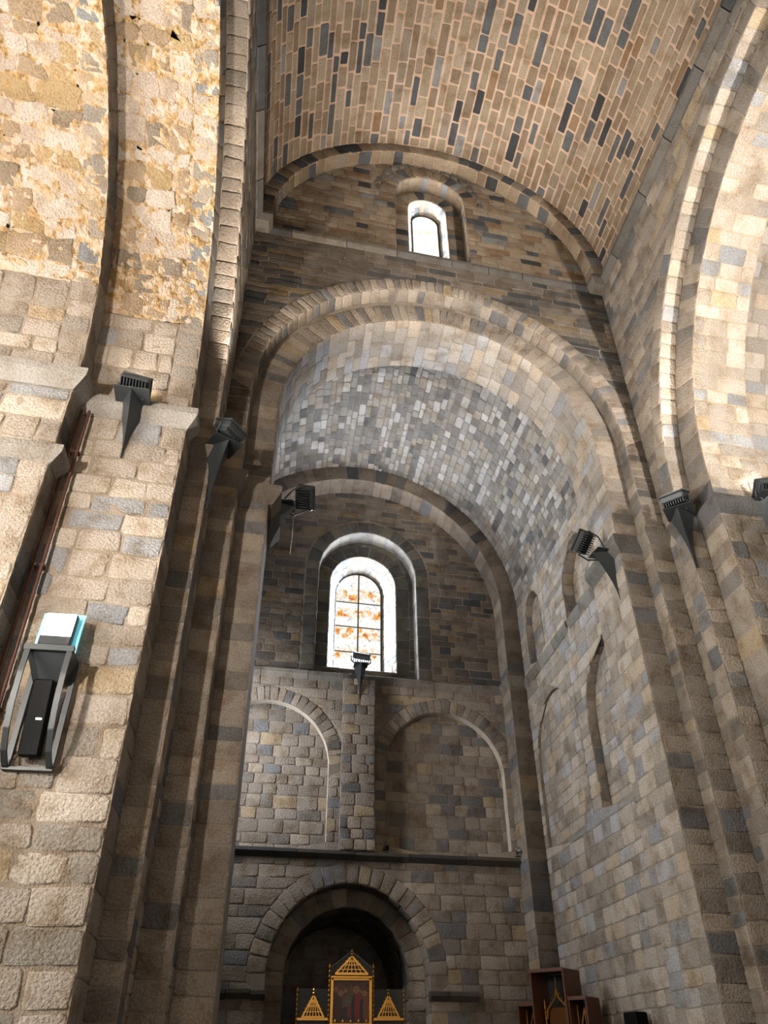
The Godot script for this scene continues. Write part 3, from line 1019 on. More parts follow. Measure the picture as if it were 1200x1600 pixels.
func build_crossing() -> void:
	var mortar := Color("8a7257")
	string_course("trim_6", "grey stone string course under the lunette window", Vector3(-1.0, VY, 0), Vector3(5.16, VY, 0), ZA, 0.05, 0.18, ["6d6860", "5d5b58", "7b746a", "55565a"], 0.75)
	var s := structure("wall_lunette", "brown stone lunette wall around the small high window")
	var win := hole(2.06, 0.67, 14.8, VY)
	var win_out := hole(2.06, 0.95, 14.8, 14.8)
	dressed(s, wall_facing_z(ZA), -1.02, 5.18, VY, 16.1, mortar, {"holes": [win, win_out], "bed_holes": [win], "h": [0.12, 0.19], "l": [0.22, 0.55], "pal": PAL_CROSS, "relief": 1.6}, {"dv": 0.1})
	courses(s, ring_facing_z(2.06, 14.8, 0.67, 1.0, ZA), 0.0, 0.27, 14.8, 14.8 + PI * 0.67, {"h": [0.1, 0.15], "l": [0.3, 0.4], "pal": PAL_CROSS, "name": "voussoir", "proud": 0.02})
	courses(s, ring_facing_z(2.06, 14.8, 0.95, 1.0, ZA), 0.0, 0.1, 14.7, 14.9 + PI * 0.95, {"h": [0.15, 0.22], "l": [0.3, 0.4], "pal": [["6b665c", 1], ["5b5750", 1]], "name": "voussoir", "proud": 0.05})
	dressed(s, soffit_along_z(2.06, 14.8, 0.67, 1.0), ZA - 0.3, ZA, VY, 2.0 * 14.8 - VY + PI * 0.67, mortar, {"h": [0.1, 0.17], "l": [0.16, 0.3], "pal": PAL_CROSS, "proud": 0.008, "jit": 0.003}, {"dv": 0.06})
	var inner := hole(2.06, 0.38, 14.82, VY)
	bed(s, wall_facing_z(ZA - 0.3), 1.3, 2.8, VY, 15.6, masonry(mortar, 0.8, 1.1), {"holes": [inner], "dv": 0.06})
	courses(s, wall_facing_z(ZA - 0.3), 1.38, 2.74, VY, 15.5, {"holes": [hole(2.06, 0.66, 14.82, 14.82), inner], "h": [0.14, 0.2], "l": [0.25, 0.4], "pal": PAL_CROSS})
	courses(s, ring_facing_z(2.06, 14.82, 0.38, 1.0, ZA - 0.3), 0.0, 0.26, 14.82, 14.82 + PI * 0.38, {"h": [0.1, 0.14], "l": [0.3, 0.4], "pal": PAL_CROSS, "name": "voussoir"})
	var sp := splay(2.06, 14.82, 0.38, ZA - 0.3, 2.07, 14.82, 0.27, ZA - 0.6)
	dressed(s, sp, 0.0, 1.0, VY, 2.0 * 14.82 - VY + PI * 0.32, Color("b8ae9e"), {"h": [0.09, 0.13], "l": [0.4, 0.6], "pal": [["a59a88", 3], ["8f9096", 2], ["b7a583", 2], ["6e747c", 1]], "proud": 0.007, "jit": 0.003, "gap": 0.01}, {"dv": 0.06})
	var sill := func(u: float, v: float, w: float) -> Vector3: return Sxyz(u, VY + 0.02 + w, v)
	bed(s, sill, 1.38, 2.74, ZA - 0.7, ZA, masonry(Color("6d6860")), {"name": "sill"})
	finish(s)
	glazing("window_2", "small round-headed white window high in the lunette", 2.07, VY, 14.82, 0.27, ZA - 0.58, 1, [], glass_texture(41, 0.35), 1.6)
	# wall rib under the vault
	s = structure("wall_vault_rib", "stone wall rib of alternating brown and slate blocks under the crossing vault")
	dressed(s, soffit_along_z(VX, VY, 2.84, 1.0), ZA, ZA + 0.27, VY, VY + PI * 2.84, Color("a8896a"), {"h": [0.19, 0.28], "l": [0.3, 0.5], "pal": PAL_CROSS, "name": "voussoir", "proud": 0.012}, {"dv": 0.1})
	dressed(s, ring_facing_z(VX, VY, 2.84, 1.0, ZA + 0.27), 0.0, 0.26, VY, VY + PI * 2.84, Color("a8896a"), {"over": 0.1, "h": [0.19, 0.28], "l": [0.3, 0.5], "pal": PAL_CROSS, "name": "voussoir", "proud": 0.012}, {"dv": 0.1})
	finish(s)
	# the vault
	s = structure("ceiling_crossing", "high barrel vault of brown and slate blocks with wide pale pink joints")
	dressed(s, soffit_along_z(VX, VY, VR, 1.0), ZA + 0.27, -2.2, VY, VY + PI * VR, Color("b3947a"), {"h": [0.14, 0.2], "l": [0.24, 0.58], "pal": PAL_CROSS, "proud": 0.012, "jit": 0.006, "gap": 0.034, "relief": 0.9}, {"dv": 0.1})
	bed(s, soffit_along_z(VX, VY, VR, 1.0), -2.2, 2.0, VY, VY + PI * VR, masonry(Color("8f7a5f")), {"name": "vault_web"})
	finish(s)
	# cornice slabs at the springing
	s = structure("trim_7", "dark slate cornice slabs under the crossing vault, right side")
	var z := -7.68
	while z < 1.0:
		var step := rng.randf_range(0.7, 1.15)
		slab_facing_x(s, z + 0.008, z + step - 0.008, VY + 0.02, 5.17, -0.12, 0.2, masonry(Color(["4d5055", "5b5a58", "44474c", "65625d"][rng.randi() % 4]), 0.8))
		z += step
	s = structure("trim_8", "dark slate cornice slabs under the crossing vault, left side")
	z = -7.68
	while z < 1.0:
		var step := rng.randf_range(0.7, 1.15)
		slab_facing_x(s, z + 0.008, z + step - 0.008, VY + 0.02, -1.01, 0.12, 0.2, masonry(Color(["4d5055", "5b5a58", "44474c", "65625d"][rng.randi() % 4]), 0.8))
		z += step
	# side walls with the great arches
	s = structure("wall_crossing_right", "grey brown stone wall of the crossing above the great right arch")
	var big := hole(-2.92, 4.33, 7.88, 0.0)
	var big_out := hole(-2.92, 4.6, 7.88, 0.0)
	dressed(s, wall_facing_x(5.17, -1.0), ZA, 1.9, 0.0, 12.8, Color("948a7b"), {"holes": [big_out], "bed_holes": [big], "h": [0.13, 0.22], "l": [0.25, 0.6], "pal": PAL_WALL, "relief": 1.8}, {"dv": 0.12})
	courses(s, ring_facing_x(-2.92, 7.88, 4.33, -1.0, 5.17, -1.0), 0.0, 0.26, 0.0, 7.88 + PI * 4.33, {"h": [0.22, 0.34], "l": [0.3, 0.4], "pal": PAL_WALL, "name": "voussoir"})
	finish(s)
	s = structure("wall_crossing_left", "grey brown stone wall of the crossing above the great left arch")
	var lbig := hole(-3.08, 4.1, 7.8, 0.0)
	dressed(s, wall_facing_x(-1.01, 1.0), ZA, 1.9, 0.0, 12.8, Color("948a7b"), {"holes": [hole(-3.08, 4.38, 7.8, 0.0)], "bed_holes": [lbig], "h": [0.13, 0.22], "l": [0.25, 0.6], "pal": PAL_WALL}, {"dv": 0.12})
	courses(s, ring_facing_x(-3.08, 7.8, 4.1, -1.0, -1.01, 1.0), 0.0, 0.26, 0.0, 7.8 + PI * 4.1, {"h": [0.22, 0.34], "l": [0.3, 0.4], "pal": PAL_WALL, "name": "voussoir"})
	finish(s)

# ------------------------------------------------------------------ the great side arches

func build_side_arches() -> void:
	var mortar := Color("978b7c")
	# right: outer order, inner order, the nave vault beyond
	var s := structure("wall_right_outer_order", "narrow stone outer order of the great right arch")
	dressed(s, soffit_along_x(-2.92, 7.88, 4.33, -1.0), 5.17, 5.43, 0.0, 2.0 * 7.88 + PI * 4.33, mortar, {"h": [0.16, 0.24], "l": [0.3, 0.4], "pal": PAL_PIER, "name": "voussoir", "relief": 2.0}, {"dv": 0.12})
	dressed(s, ring_facing_x(-2.92, 7.88, 3.85, -1.0, 5.43, -1.0), 0.0, 0.48, 0.0, 2.0 * 7.88 + PI * 3.85, mortar, {"over": 0.35, "h": [0.18, 0.3], "l": [0.3, 0.6], "pal": PAL_WALL, "name": "voussoir", "relief": 2.0}, {"dv": 0.12})
	finish(s)
	s = structure("wall_right_inner_order", "stone inner order of the great right arch, in a tone paled for its lamp light")
	dressed(s, soffit_along_x(-2.92, 7.88, 3.85, -1.0), 5.43, 6.26, 0.0, 7.88 + PI * 3.85 * 0.75, Color("b09c7c"), {"h": [0.17, 0.26], "l": [0.24, 0.5], "pal": PAL_PIER, "relief": 2.4}, {"dv": 0.1})  # stones and mortar paler than the ring: lamp light put into the colour
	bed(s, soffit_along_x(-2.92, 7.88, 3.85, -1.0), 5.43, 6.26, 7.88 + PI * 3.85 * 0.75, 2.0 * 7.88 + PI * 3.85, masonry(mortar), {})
	bed(s, ring_facing_x(-2.92, 7.88, 3.85, -1.0, 6.26, 1.0), 0.0, 0.5, 0.0, 2.0 * 7.88 + PI * 3.85, masonry(mortar), {"name": "ring_back"})
	finish(s)
	s = structure("ceiling_nave", "stone barrel vault of the arm beyond the great right arch")
	dressed(s, soffit_along_x(-2.92, 7.88, 4.3, -1.0), 6.26, 8.2, 0.0, 7.88 + PI * 4.3 * 0.6, mortar, {"h": [0.18, 0.26], "l": [0.26, 0.5], "pal": PAL_RIGHT, "relief": 2.0}, {"dv": 0.14})
	bed(s, soffit_along_x(-2.92, 7.88, 4.3, -1.0), 6.26, 13.0, 0.0, 2.0 * 7.88 + PI * 4.3, masonry(mortar), {"lift": -0.02, "name": "vault_web"})
	finish(s)
	# left: two narrow orders, the wide rubble soffits
	s = structure("wall_left_outer_order", "dark narrow stone outer order of the great left arch")
	dressed(s, soffit_along_x(-3.08, 7.8, 4.1, -1.0), -1.27, -1.01, 0.0, 2.0 * 7.8 + PI * 4.1, mortar, {"h": [0.16, 0.25], "l": [0.3, 0.4], "pal": PAL_WALL, "name": "voussoir", "relief": 2.0}, {"dv": 0.12})
	dressed(s, ring_facing_x(-3.1, 7.65, 3.6, -1.0, -1.27, 1.0), 0.0, 0.5, 0.0, 2.0 * 7.65 + PI * 3.6, mortar, {"over": 0.35, "h": [0.2, 0.32], "l": [0.3, 0.6], "pal": PAL_WALL, "name": "voussoir"}, {"dv": 0.12})
	finish(s)
	var rub: StandardMaterial3D = masonry(Color("c4b5a4"), 3.0, 1.31).duplicate()
	rub.resource_name = "mottled rubble and plaster"
	rub.albedo_color = Color.WHITE
	rub.albedo_texture = rubble_tex()
	rub.uv1_scale = Vector3.ONE * 0.5
	rub.heightmap_scale = 3.0
	rub.detail_enabled = false
	s = structure("wall_left_pier", "broad pale stone pier face carrying the great left arch")
	var jf := soffit_along_x(-3.1, 7.65, 3.6, -1.0)
	bed(s, jf, -2.46, -1.27, 0.0, 7.42, masonry(Color("a3937e"), 2.0, 1.3), {"dv": 0.06, "du": 0.06, "bump": 0.022, "lift": 0.004})
	courses(s, jf, -2.46, -1.27, 0.0, 7.42, {"h": [0.19, 0.29], "l": [0.28, 0.56], "pal": PAL_PIER, "proud": 0.016, "jit": 0.014, "gap": 0.024, "relief": 2.6})
	finish(s)
	s = structure("wall_left_soffit", "mottled ochre and cream rubble soffit of the great left arch, edged with pale wedge stones")
	bed(s, jf, -2.46, -1.27, 7.42, 8.9, masonry(Color("a3937e"), 2.0, 1.3), {"dv": 0.06, "du": 0.06, "bump": 0.022, "lift": 0.004})
	courses(s, jf, -2.46, -1.56, 7.5, 8.9, {"h": [0.18, 0.27], "l": [0.26, 0.5], "pal": PAL_PIER, "proud": 0.016, "jit": 0.014, "gap": 0.024, "relief": 2.6})
	bed(s, jf, -2.46, -1.27, 8.9, 2.0 * 7.65 + PI * 3.6, rub, {"dv": 0.045, "du": 0.045, "bump": 0.05, "lift": 0.016})
	courses(s, jf, -2.46, -1.56, 8.9, 7.65 + PI * 3.6 * 0.7, {"h": [0.16, 0.34], "l": [0.2, 0.5], "pal": PAL_RUBBLE, "proud": 0.026, "jit": 0.04, "gap": 0.03, "relief": 3.4})
	courses(s, jf, -1.56, -1.27, 7.5, 7.65 + PI * 3.6 * 0.7, {"h": [0.18, 0.28], "l": [0.22, 0.36], "pal": PAL_PIER, "proud": 0.016, "jit": 0.0112, "gap": 0.03, "relief": 2.2, "name": "voussoir"})
	finish(s)
	s = structure("wall_left_inner_ring", "stone edge of the innermost order of the great left arch")
	dressed(s, ring_facing_x(-3.25, 7.65, 3.1, -1.0, -2.43, 1.0), 0.0, 0.62, 0.0, 2.0 * 7.65 + PI * 3.1, mortar, {"over": 0.35, "h": [0.2, 0.32], "l": [0.3, 0.62], "pal": PAL_WALL, "relief": 2.2}, {"dv": 0.12})
	finish(s)
	var kf := soffit_along_x(-3.25, 7.65, 3.1, -1.0)
	s = structure("ceiling_west_arm", "mottled ochre rubble vault of the arm beyond the great left arch, with pink stones at its foot")
	bed(s, kf, -4.6, -2.43, 7.42, 8.9, masonry(Color("a3937e"), 2.0, 1.3), {"dv": 0.06, "du": 0.06, "bump": 0.022, "lift": 0.004})
	courses(s, kf, -4.6, -2.72, 7.5, 8.9, {"h": [0.18, 0.27], "l": [0.26, 0.5], "pal": PAL_PIER, "proud": 0.016, "jit": 0.014, "gap": 0.024, "relief": 2.6})
	bed(s, kf, -4.6, -2.43, 8.9, 2.0 * 7.65 + PI * 3.1 - 5.0, rub, {"dv": 0.045, "du": 0.045, "bump": 0.05, "lift": 0.016})
	bed(s, kf, -6.6, -4.6, 0.0, 2.0 * 7.65 + PI * 3.1, masonry(mortar), {"dv": 0.3, "name": "vault_web"})
	courses(s, kf, -4.6, -2.72, 8.9, 7.65 + PI * 3.1 * 0.7, {"h": [0.16, 0.3], "l": [0.22, 0.5], "pal": PAL_RUBBLE, "proud": 0.026, "jit": 0.035, "gap": 0.03, "relief": 3.4})
	courses(s, kf, -2.72, -2.43, 7.5, 7.65 + PI * 3.1 * 0.7, {"h": [0.2, 0.3], "l": [0.22, 0.36], "pal": PAL_PIER, "proud": 0.016, "jit": 0.0114, "gap": 0.026, "relief": 2.2, "name": "voussoir"})
	finish(s)
	s = structure("wall_left_inner_pier", "pale stone pier face of the innermost left order, beside the copper pipes")
	bed(s, kf, -4.6, -2.43, 0.0, 7.42, masonry(Color("a3937e"), 2.0, 1.3), {"dv": 0.08, "du": 0.08, "bump": 0.02, "lift": 0.004})
	courses(s, kf, -4.6, -2.43, 0.0, 7.42, {"h": [0.2, 0.3], "l": [0.3, 0.56], "pal": PAL_PIER, "proud": 0.016, "jit": 0.014, "gap": 0.024, "relief": 2.6})
	finish(s)

# ------------------------------------------------------------------ impost blocks

func impost(called: String, label: String, x0: float, x1: float, za: float, zb: float, top: float, tall: float, tone: String, cut: Vector4) -> void:
	# cut: how far the foot is drawn in on the left, right, back and front side
	var o := Sxyz((x0 + x1) * 0.5, top - tall, (za + zb) * 0.5)
	var ring := func(y: float, k: float) -> Array:
		return [Sxyz(x0 + cut.x * k, y, za + cut.z * k) - o, Sxyz(x1 - cut.y * k, y, za + cut.z * k) - o, Sxyz(x1 - cut.y * k, y, zb - cut.w * k) - o, Sxyz(x0 + cut.x * k, y, zb - cut.w * k) - o]
	var n := thing(called, label, "impost", o)
	n.set_meta("kind", "structure")
	part("block", hull([ring.call(top - tall, 1.0), ring.call(top - tall * 0.5, 0.12), ring.call(top - tall * 0.4, 0.0), ring.call(top - 0.012, 0.0), ring.call(top, 0.1)]), masonry(Color(tone), 1.6), n)

func build_imposts() -> void:
	impost("trim_9", "pale rough impost block on the broad left pier", -2.46, -1.16, -6.9, -6.58, 7.66, 0.26, "97938c", Vector4(0.0, 0.1, 0.0, 0.1))
	impost("trim_10", "pale rough impost block on the innermost left order", -4.6, -2.3, -6.6, -6.22, 7.68, 0.26, "9b9892", Vector4(0.0, 0.12, 0.0, 0.1))
	impost("trim_11", "small dark ledge block lower on the innermost left order", -4.6, -2.31, -6.6, -6.26, 6.62, 0.2, "8b857c", Vector4(0.0, 0.1, 0.0, 0.08))
	impost("trim_12", "dark impost block on the outer left order", -1.4, -0.9, -7.4, -7.07, 7.66, 0.25, "7d746a", Vector4(0.0, 0.1, 0.0, 0.1))
	impost("trim_13", "brown impost block at the left foot of the outer chapel arch", -1.1, -0.6, -7.9, -7.57, 7.66, 0.24, "7d746a", Vector4(0.0, 0.1, 0.0, 0.1))
	impost("trim_14", "brown impost block at the left foot of the inner chapel arch", -0.8, -0.17, -8.95, -7.83, 7.68, 0.26, "7f766b", Vector4(0.0, 0.11, 0.0, 0.1))
	impost("trim_15", "grey impost block at the right foot of the inner chapel arch", 4.42, 5.0, -8.95, -7.83, 7.6, 0.26, "6f6e6c", Vector4(0.11, 0.0, 0.0, 0.1))
	impost("trim_16", "small impost block at the right foot of the outer chapel arch", 4.78, 5.3, -7.9, -7.58, 7.6, 0.24, "8a8378", Vector4(0.1, 0.0, 0.0, 0.1))
	impost("trim_17", "grey impost block on the outer right order", 5.08, 5.6, -7.5, -7.14, 7.58, 0.25, "656361", Vector4(0.1, 0.0, 0.0, 0.1))
	impost("trim_18", "grey impost block on the inner right order", 5.33, 6.36, -7.2, -6.66, 7.58, 0.25, "64656a", Vector4(0.1, 0.1, 0.0, 0.1))
	impost("trim_20", "small corbel block under the vault rib beside the great left arch", -1.05, -0.72, ZA - 0.1, ZA + 0.3, VY + 0.005, 0.2, "6d6860", Vector4(0.0, 0.06, 0.0, 0.06))
	impost("trim_21", "small corbel block under the vault rib beside the great right arch", 4.88, 5.22, ZA - 0.1, ZA + 0.3, VY + 0.005, 0.2, "6d6860", Vector4(0.06, 0.0, 0.0, 0.06))
	impost("trim_19", "small impost block on the corner pilaster beside the end wall", 4.17, 4.6, -13.1, -12.42, 7.5, 0.2, "7d7a75", Vector4(0.08, 0.0, 0.0, 0.08))

# ------------------------------------------------------------------ lamps

func bracket_lamp(label: String, foot: Vector3, out: Vector3, tall: float, reach: float, wide: float, aim: Vector3, roll: float, energy: float, color: Color, cone := 68.0, ahead := 0.03) -> void:
	var n := thing("floodlight", label, "floodlight", foot, "")
	out = out.normalized()
	var side := out.cross(Vector3.UP).normalized()
	# a horn-shaped bracket: a ridge that swings out from the wall and two flaring cheeks
	var rings := []
	for i in 9:
		var t := i / 8.0
		var hw := 0.012 + wide * 0.5 * pow(t, 2.0)
		var d := 0.015 + reach * pow(t, 1.6)
		var y := tall * t
		rings.append([side * hw + Vector3.UP * y, out * d + Vector3.UP * y, side * -hw + Vector3.UP * y, side * -hw * 0.6 + out * d * 0.25 + Vector3.UP * y, side * hw * 0.6 + out * d * 0.25 + Vector3.UP * y])
	part("bracket", hull(rings), metal_mat, n)
	var top := Vector3.UP * (tall + 0.006) + out * reach * 0.55
	part("mounting_plate", block(Vector3(wide * 1.3, 0.012, wide * 1.2), 0.004), metal_mat, n, Transform3D(Basis(side, Vector3.UP, -out).orthonormalized(), top))
	# the head: aim is the way its glass looks
	var fwd := aim.normalized()
	var sx := fwd.cross(out).normalized()
	if sx.length() < 0.1:
		sx = side
	sx = sx.rotated(fwd, roll)
	var up := sx.cross(fwd).normalized()
	var basis := Basis(sx, up, fwd)
	var at := top + Vector3.UP * 0.14 + out * ahead
	var body := part("lamp_head", block(Vector3(0.27, 0.2, 0.075), 0.012), metal_mat, n, Transform3D(basis.scaled_local(Vector3.ONE * 1.2), at))
	for k in 9:
		part("cooling_fin", block(Vector3(0.01, 0.165, 0.05), 0.002), metal_mat, body, Transform3D(Basis(), Vector3(-0.112 + 0.028 * k, 0, -0.056)))
	part("front_rim", block(Vector3(0.285, 0.215, 0.022), 0.006), metal_mat, body, Transform3D(Basis(), Vector3(0, 0, 0.046)))
	part("lamp_glass", block(Vector3(0.235, 0.165, 0.008), 0.002), lit(color), body, Transform3D(Basis(), Vector3(0, 0, 0.06)))
	for k in [-1.0, 1.0]:
		part("yoke_arm", tube([at + sx * 0.18 * k, at + sx * 0.18 * k + (top - at) * 0.55, top + sx * 0.1 * k], 0.012, 6), metal_mat, n)
	if energy > 0.0:
		var l := SpotLight3D.new()
		l.name = "floodlight_beam"
		l.light_energy = energy
		l.light_color = color
		l.light_size = 0.09
		l.spot_range = 30.0
		l.spot_attenuation = 2.0
		l.spot_angle = cone
		l.spot_angle_attenuation = 0.6
		l.shadow_enabled = true
		n.add_child(l)
		l.transform = Transform3D(Basis.looking_at(fwd, up), at + fwd * 0.095)

func lit(color: Color) -> StandardMaterial3D:
	var key := "lamp glass " + color.to_html()
	if not mats.has(key):
		var m := StandardMaterial3D.new()
		m.resource_name = key
		m.albedo_color = Color(0.9, 0.9, 0.9)
		m.emission_enabled = true
		m.emission = color
		m.emission_energy_multiplier = 2.0
		mats[key] = m
	return mats[key]

func build_lamps() -> void:
	var warm := Color(1.0, 0.95, 0.89)
	var cool := Color(0.97, 0.97, 1.0)
	bracket_lamp("anthracite floodlight on a horn bracket, on the broad left pier impost", Sxyz(-1.87, 6.86, -6.67), Vector3(0.05, 0, 1), 0.72, 0.32, 0.29, Vector3(0.1, 0.75, -0.5), 0.0, 0.5, warm)
	bracket_lamp("anthracite floodlight tilted on a bracket in the left pier corner, above the dark strips", Sxyz(-0.98, 6.72, -7.22), Vector3(0.6, 0, 1), 0.84, 0.3, 0.28, Vector3(0.3, 0.9, 0.22), 0.5, 62.0, warm, 38.0, 0.14)
	bracket_lamp("black floodlight on the left jamb inside the chapel arch", Sxyz(-0.29, 6.95, -8.3), Vector3(1, 0, 0.1), 0.72, 0.3, 0.22, Vector3(0.5, 0.7, -0.5), 0.0, 7.0, cool, 50.0, 0.26)
	bracket_lamp("anthracite floodlight on a bracket below the sill of the chapel window", Sxyz(1.45, 6.95, BACK + 0.13), Vector3(0, 0, 1), 0.62, 0.24, 0.2, Vector3(0.1, 0.9, 0.4), 0.0, 8.0, cool, 50.0)
	bracket_lamp("black floodlight on the right jamb inside the chapel arch, beside the pale side wall", Sxyz(4.53, 6.75, -8.2), Vector3(-1, 0, 0.15), 0.72, 0.3, 0.22, Vector3(-0.5, 0.7, -0.5), 0.2, 5.0, cool, 50.0, 0.26)
	bracket_lamp("black floodlight on a bracket between the dark strips of the right pier", Sxyz(5.17, 6.75, -7.23), Vector3(-0.8, 0, 1), 0.78, 0.3, 0.28, Vector3(-0.2, 0.9, 0.25), -0.3, 18.0, warm, 38.0, 0.12)
	bracket_lamp("black floodlight on the impost of the inner order of the great right arch", Sxyz(6.1, 6.8, -6.75), Vector3(-0.1, 0, 1), 0.72, 0.32, 0.29, Vector3(-0.1, 0.75, -0.5), 0.0, 0.5, warm)
	# lamps in cages: the lit one in view and its two counterparts on the near piers of both arms
	cage_lamp("lit white lamp on a cage bracket holding a black column loudspeaker, on the left pier", Sxyz(-1.95, 3.55, -6.67), Vector3(0, 0, 1), Vector3(0.6, 0.38, 0.7), 165.0, Color(1.0, 0.97, 0.93), 70.0)
	cage_lamp("lit lamp on a cage bracket on the near pier of the left arm", Sxyz(-4.1, 3.55, -0.2), Vector3(0, 0, -1), Vector3(0.2, 0.45, -0.85), 88.0, Color(1.0, 0.96, 0.92), 50.0)
	cage_lamp("lit lamp on a cage bracket on the near pier of the right arm", Sxyz(7.1, 3.55, 1.3), Vector3(0, 0, -1), Vector3(-0.14, 0.69, -0.72), 330.0, Color(1.0, 0.97, 0.94), 27.0)

func bar(a: Vector3, b: Vector3, w: float, d: float, side: Vector3) -> Array:
	var along := (b - a).normalized()
	var s := (side - along * side.dot(along)).normalized() * w * 0.5
	var t := along.cross(s).normalized() * d * 0.5
	return [[a + s + t, a - s + t, a - s - t, a + s - t], [b + s + t, b - s + t, b - s - t, b + s - t]]

func strap(points: Array, w: float, d: float, side: Vector3) -> ArrayMesh:
	# a flat bar bent along points
	var st := SurfaceTool.new()
	st.begin(Mesh.PRIMITIVE_TRIANGLES)
	for i in points.size() - 1:
		var e: Vector3 = (points[i + 1] - points[i]).normalized() * d * 0.25
		st.append_from(hull(bar(points[i] - e, points[i + 1] + e, w, d, side)), 0, Transform3D())
	return st.commit()

func cage_lamp(label: String, foot: Vector3, out: Vector3, aim: Vector3, energy: float, color: Color, cone: float) -> void:
	var n := thing("cage_lamp", label, "lamp", foot)
	var side := Vector3.UP.cross(out).normalized()
	var at := func(x: float, y: float, z: float) -> Vector3: return side * x + Vector3.UP * y + out * z
	for k in [-1.0, 1.0]:
		var pts := [at.call(0.17 * k, 0.92, 0.32), at.call(0.17 * k, 0.7, 0.335), at.call(0.17 * k, 0.45, 0.325), at.call(0.17 * k, 0.25, 0.28), at.call(0.17 * k, 0.1, 0.19), at.call(0.17 * k, 0.02, 0.08), at.call(0.17 * k, 0.0, 0.02)]
		part("curved_bar", strap(pts, 0.045, 0.02, side), metal_mat, n)
		part("wall_bar", strap([at.call(0.17 * k, 0.0, 0.02), at.call(0.17 * k, 0.92, 0.02)], 0.045, 0.03, side), metal_mat, n)
	part("foot_bar", strap([at.call(-0.19, 0.0, 0.03), at.call(0.19, 0.0, 0.03)], 0.05, 0.025, out), metal_mat, n)
	part("top_bar", strap([at.call(-0.19, 0.93, 0.31), at.call(0.19, 0.93, 0.31)], 0.05, 0.05, out), metal_mat, n)
	part("mounting_box", hull([[at.call(-0.13, 0.72, 0.03), at.call(0.13, 0.72, 0.03), at.call(0.13, 0.72, 0.12), at.call(-0.13, 0.72, 0.12)], [at.call(-0.19, 0.94, 0.02), at.call(0.19, 0.94, 0.02), at.call(0.19, 0.94, 0.32), at.call(-0.19, 0.94, 0.32)]]), metal_mat, n)
	var speaker := part("column_loudspeaker", block(Vector3(0.16, 0.62, 0.12), 0.01), plain("black loudspeaker", Color(0.02, 0.021, 0.024), 0.55), n, Transform3D(Basis(side, Vector3.UP, out) * Basis(Vector3.RIGHT, 0.16), at.call(0.0, 0.39, 0.13)))
	part("screw_plate", block(Vector3(0.05, 0.02, 0.01), 0.002), plain("bright steel", Color(0.6, 0.6, 0.6), 0.3, 0.8), speaker, Transform3D(Basis(), Vector3(0.03, -0.02, 0.064)))
	# the lamp on its tilted plate
	var fwd := (out * 0.97 + Vector3.UP * 0.12).normalized()
	var up := fwd.cross(side).normalized()
	if up.y < 0.0:
		up = -up
	var b := Basis(up.cross(fwd).normalized(), up, fwd)
	var c: Vector3 = at.call(0.0, 1.15, 0.2)
	part("back_plate", block(Vector3(0.36, 0.42, 0.012), 0.004), halo_plate(), n, Transform3D(b, c - fwd * 0.05))
	var head := part("lamp_head", block(Vector3(0.27, 0.33, 0.07), 0.012), metal_mat, n, Transform3D(b, c))
	part("lamp_glass", block(Vector3(0.25, 0.23, 0.01), 0.004), lit(Color(0.95, 0.98, 1.0)), head, Transform3D(Basis(), Vector3(0, 0.04, 0.037)))
	var l := SpotLight3D.new()
	l.name = "cage_lamp_beam"
	l.light_energy = energy
	l.light_color = color
	l.light_size = 0.13
	l.spot_range = 40.0
	l.spot_attenuation = 2.0
	l.spot_angle = cone
	l.spot_angle_attenuation = 0.7
	l.shadow_enabled = true
	n.add_child(l)
	l.transform = Transform3D(Basis.looking_at(aim.normalized(), Vector3.UP), c + fwd * 0.07)

# ------------------------------------------------------------------ altarpieces, pipes, small fittings

func halo_plate() -> StandardMaterial3D:
	var m := plain("plate with painted lamp halo", Color(0.5, 0.78, 0.84), 0.4)  # pale plate; cyan bloom of the lamp put in as tint and emission
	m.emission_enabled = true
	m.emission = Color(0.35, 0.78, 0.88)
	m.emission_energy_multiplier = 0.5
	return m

func gold() -> StandardMaterial3D:
	return plain("worn gilding", Color(0.68, 0.49, 0.21), 0.3, 0.8)

func beads(height: float, r: float, count: int) -> ArrayMesh:
	var profile := [Vector2(0.001, 0.0)]
	for i in count:
		var y := height * i / count
		var d := height / count
		profile.append(Vector2(r * 0.5, y + d * 0.05))
		profile.append(Vector2(r, y + d * 0.5))
		profile.append(Vector2(r * 0.5, y + d * 0.95))
	profile.append(Vector2(0.001, height + r * 1.5))
	return lathe(profile, 8)

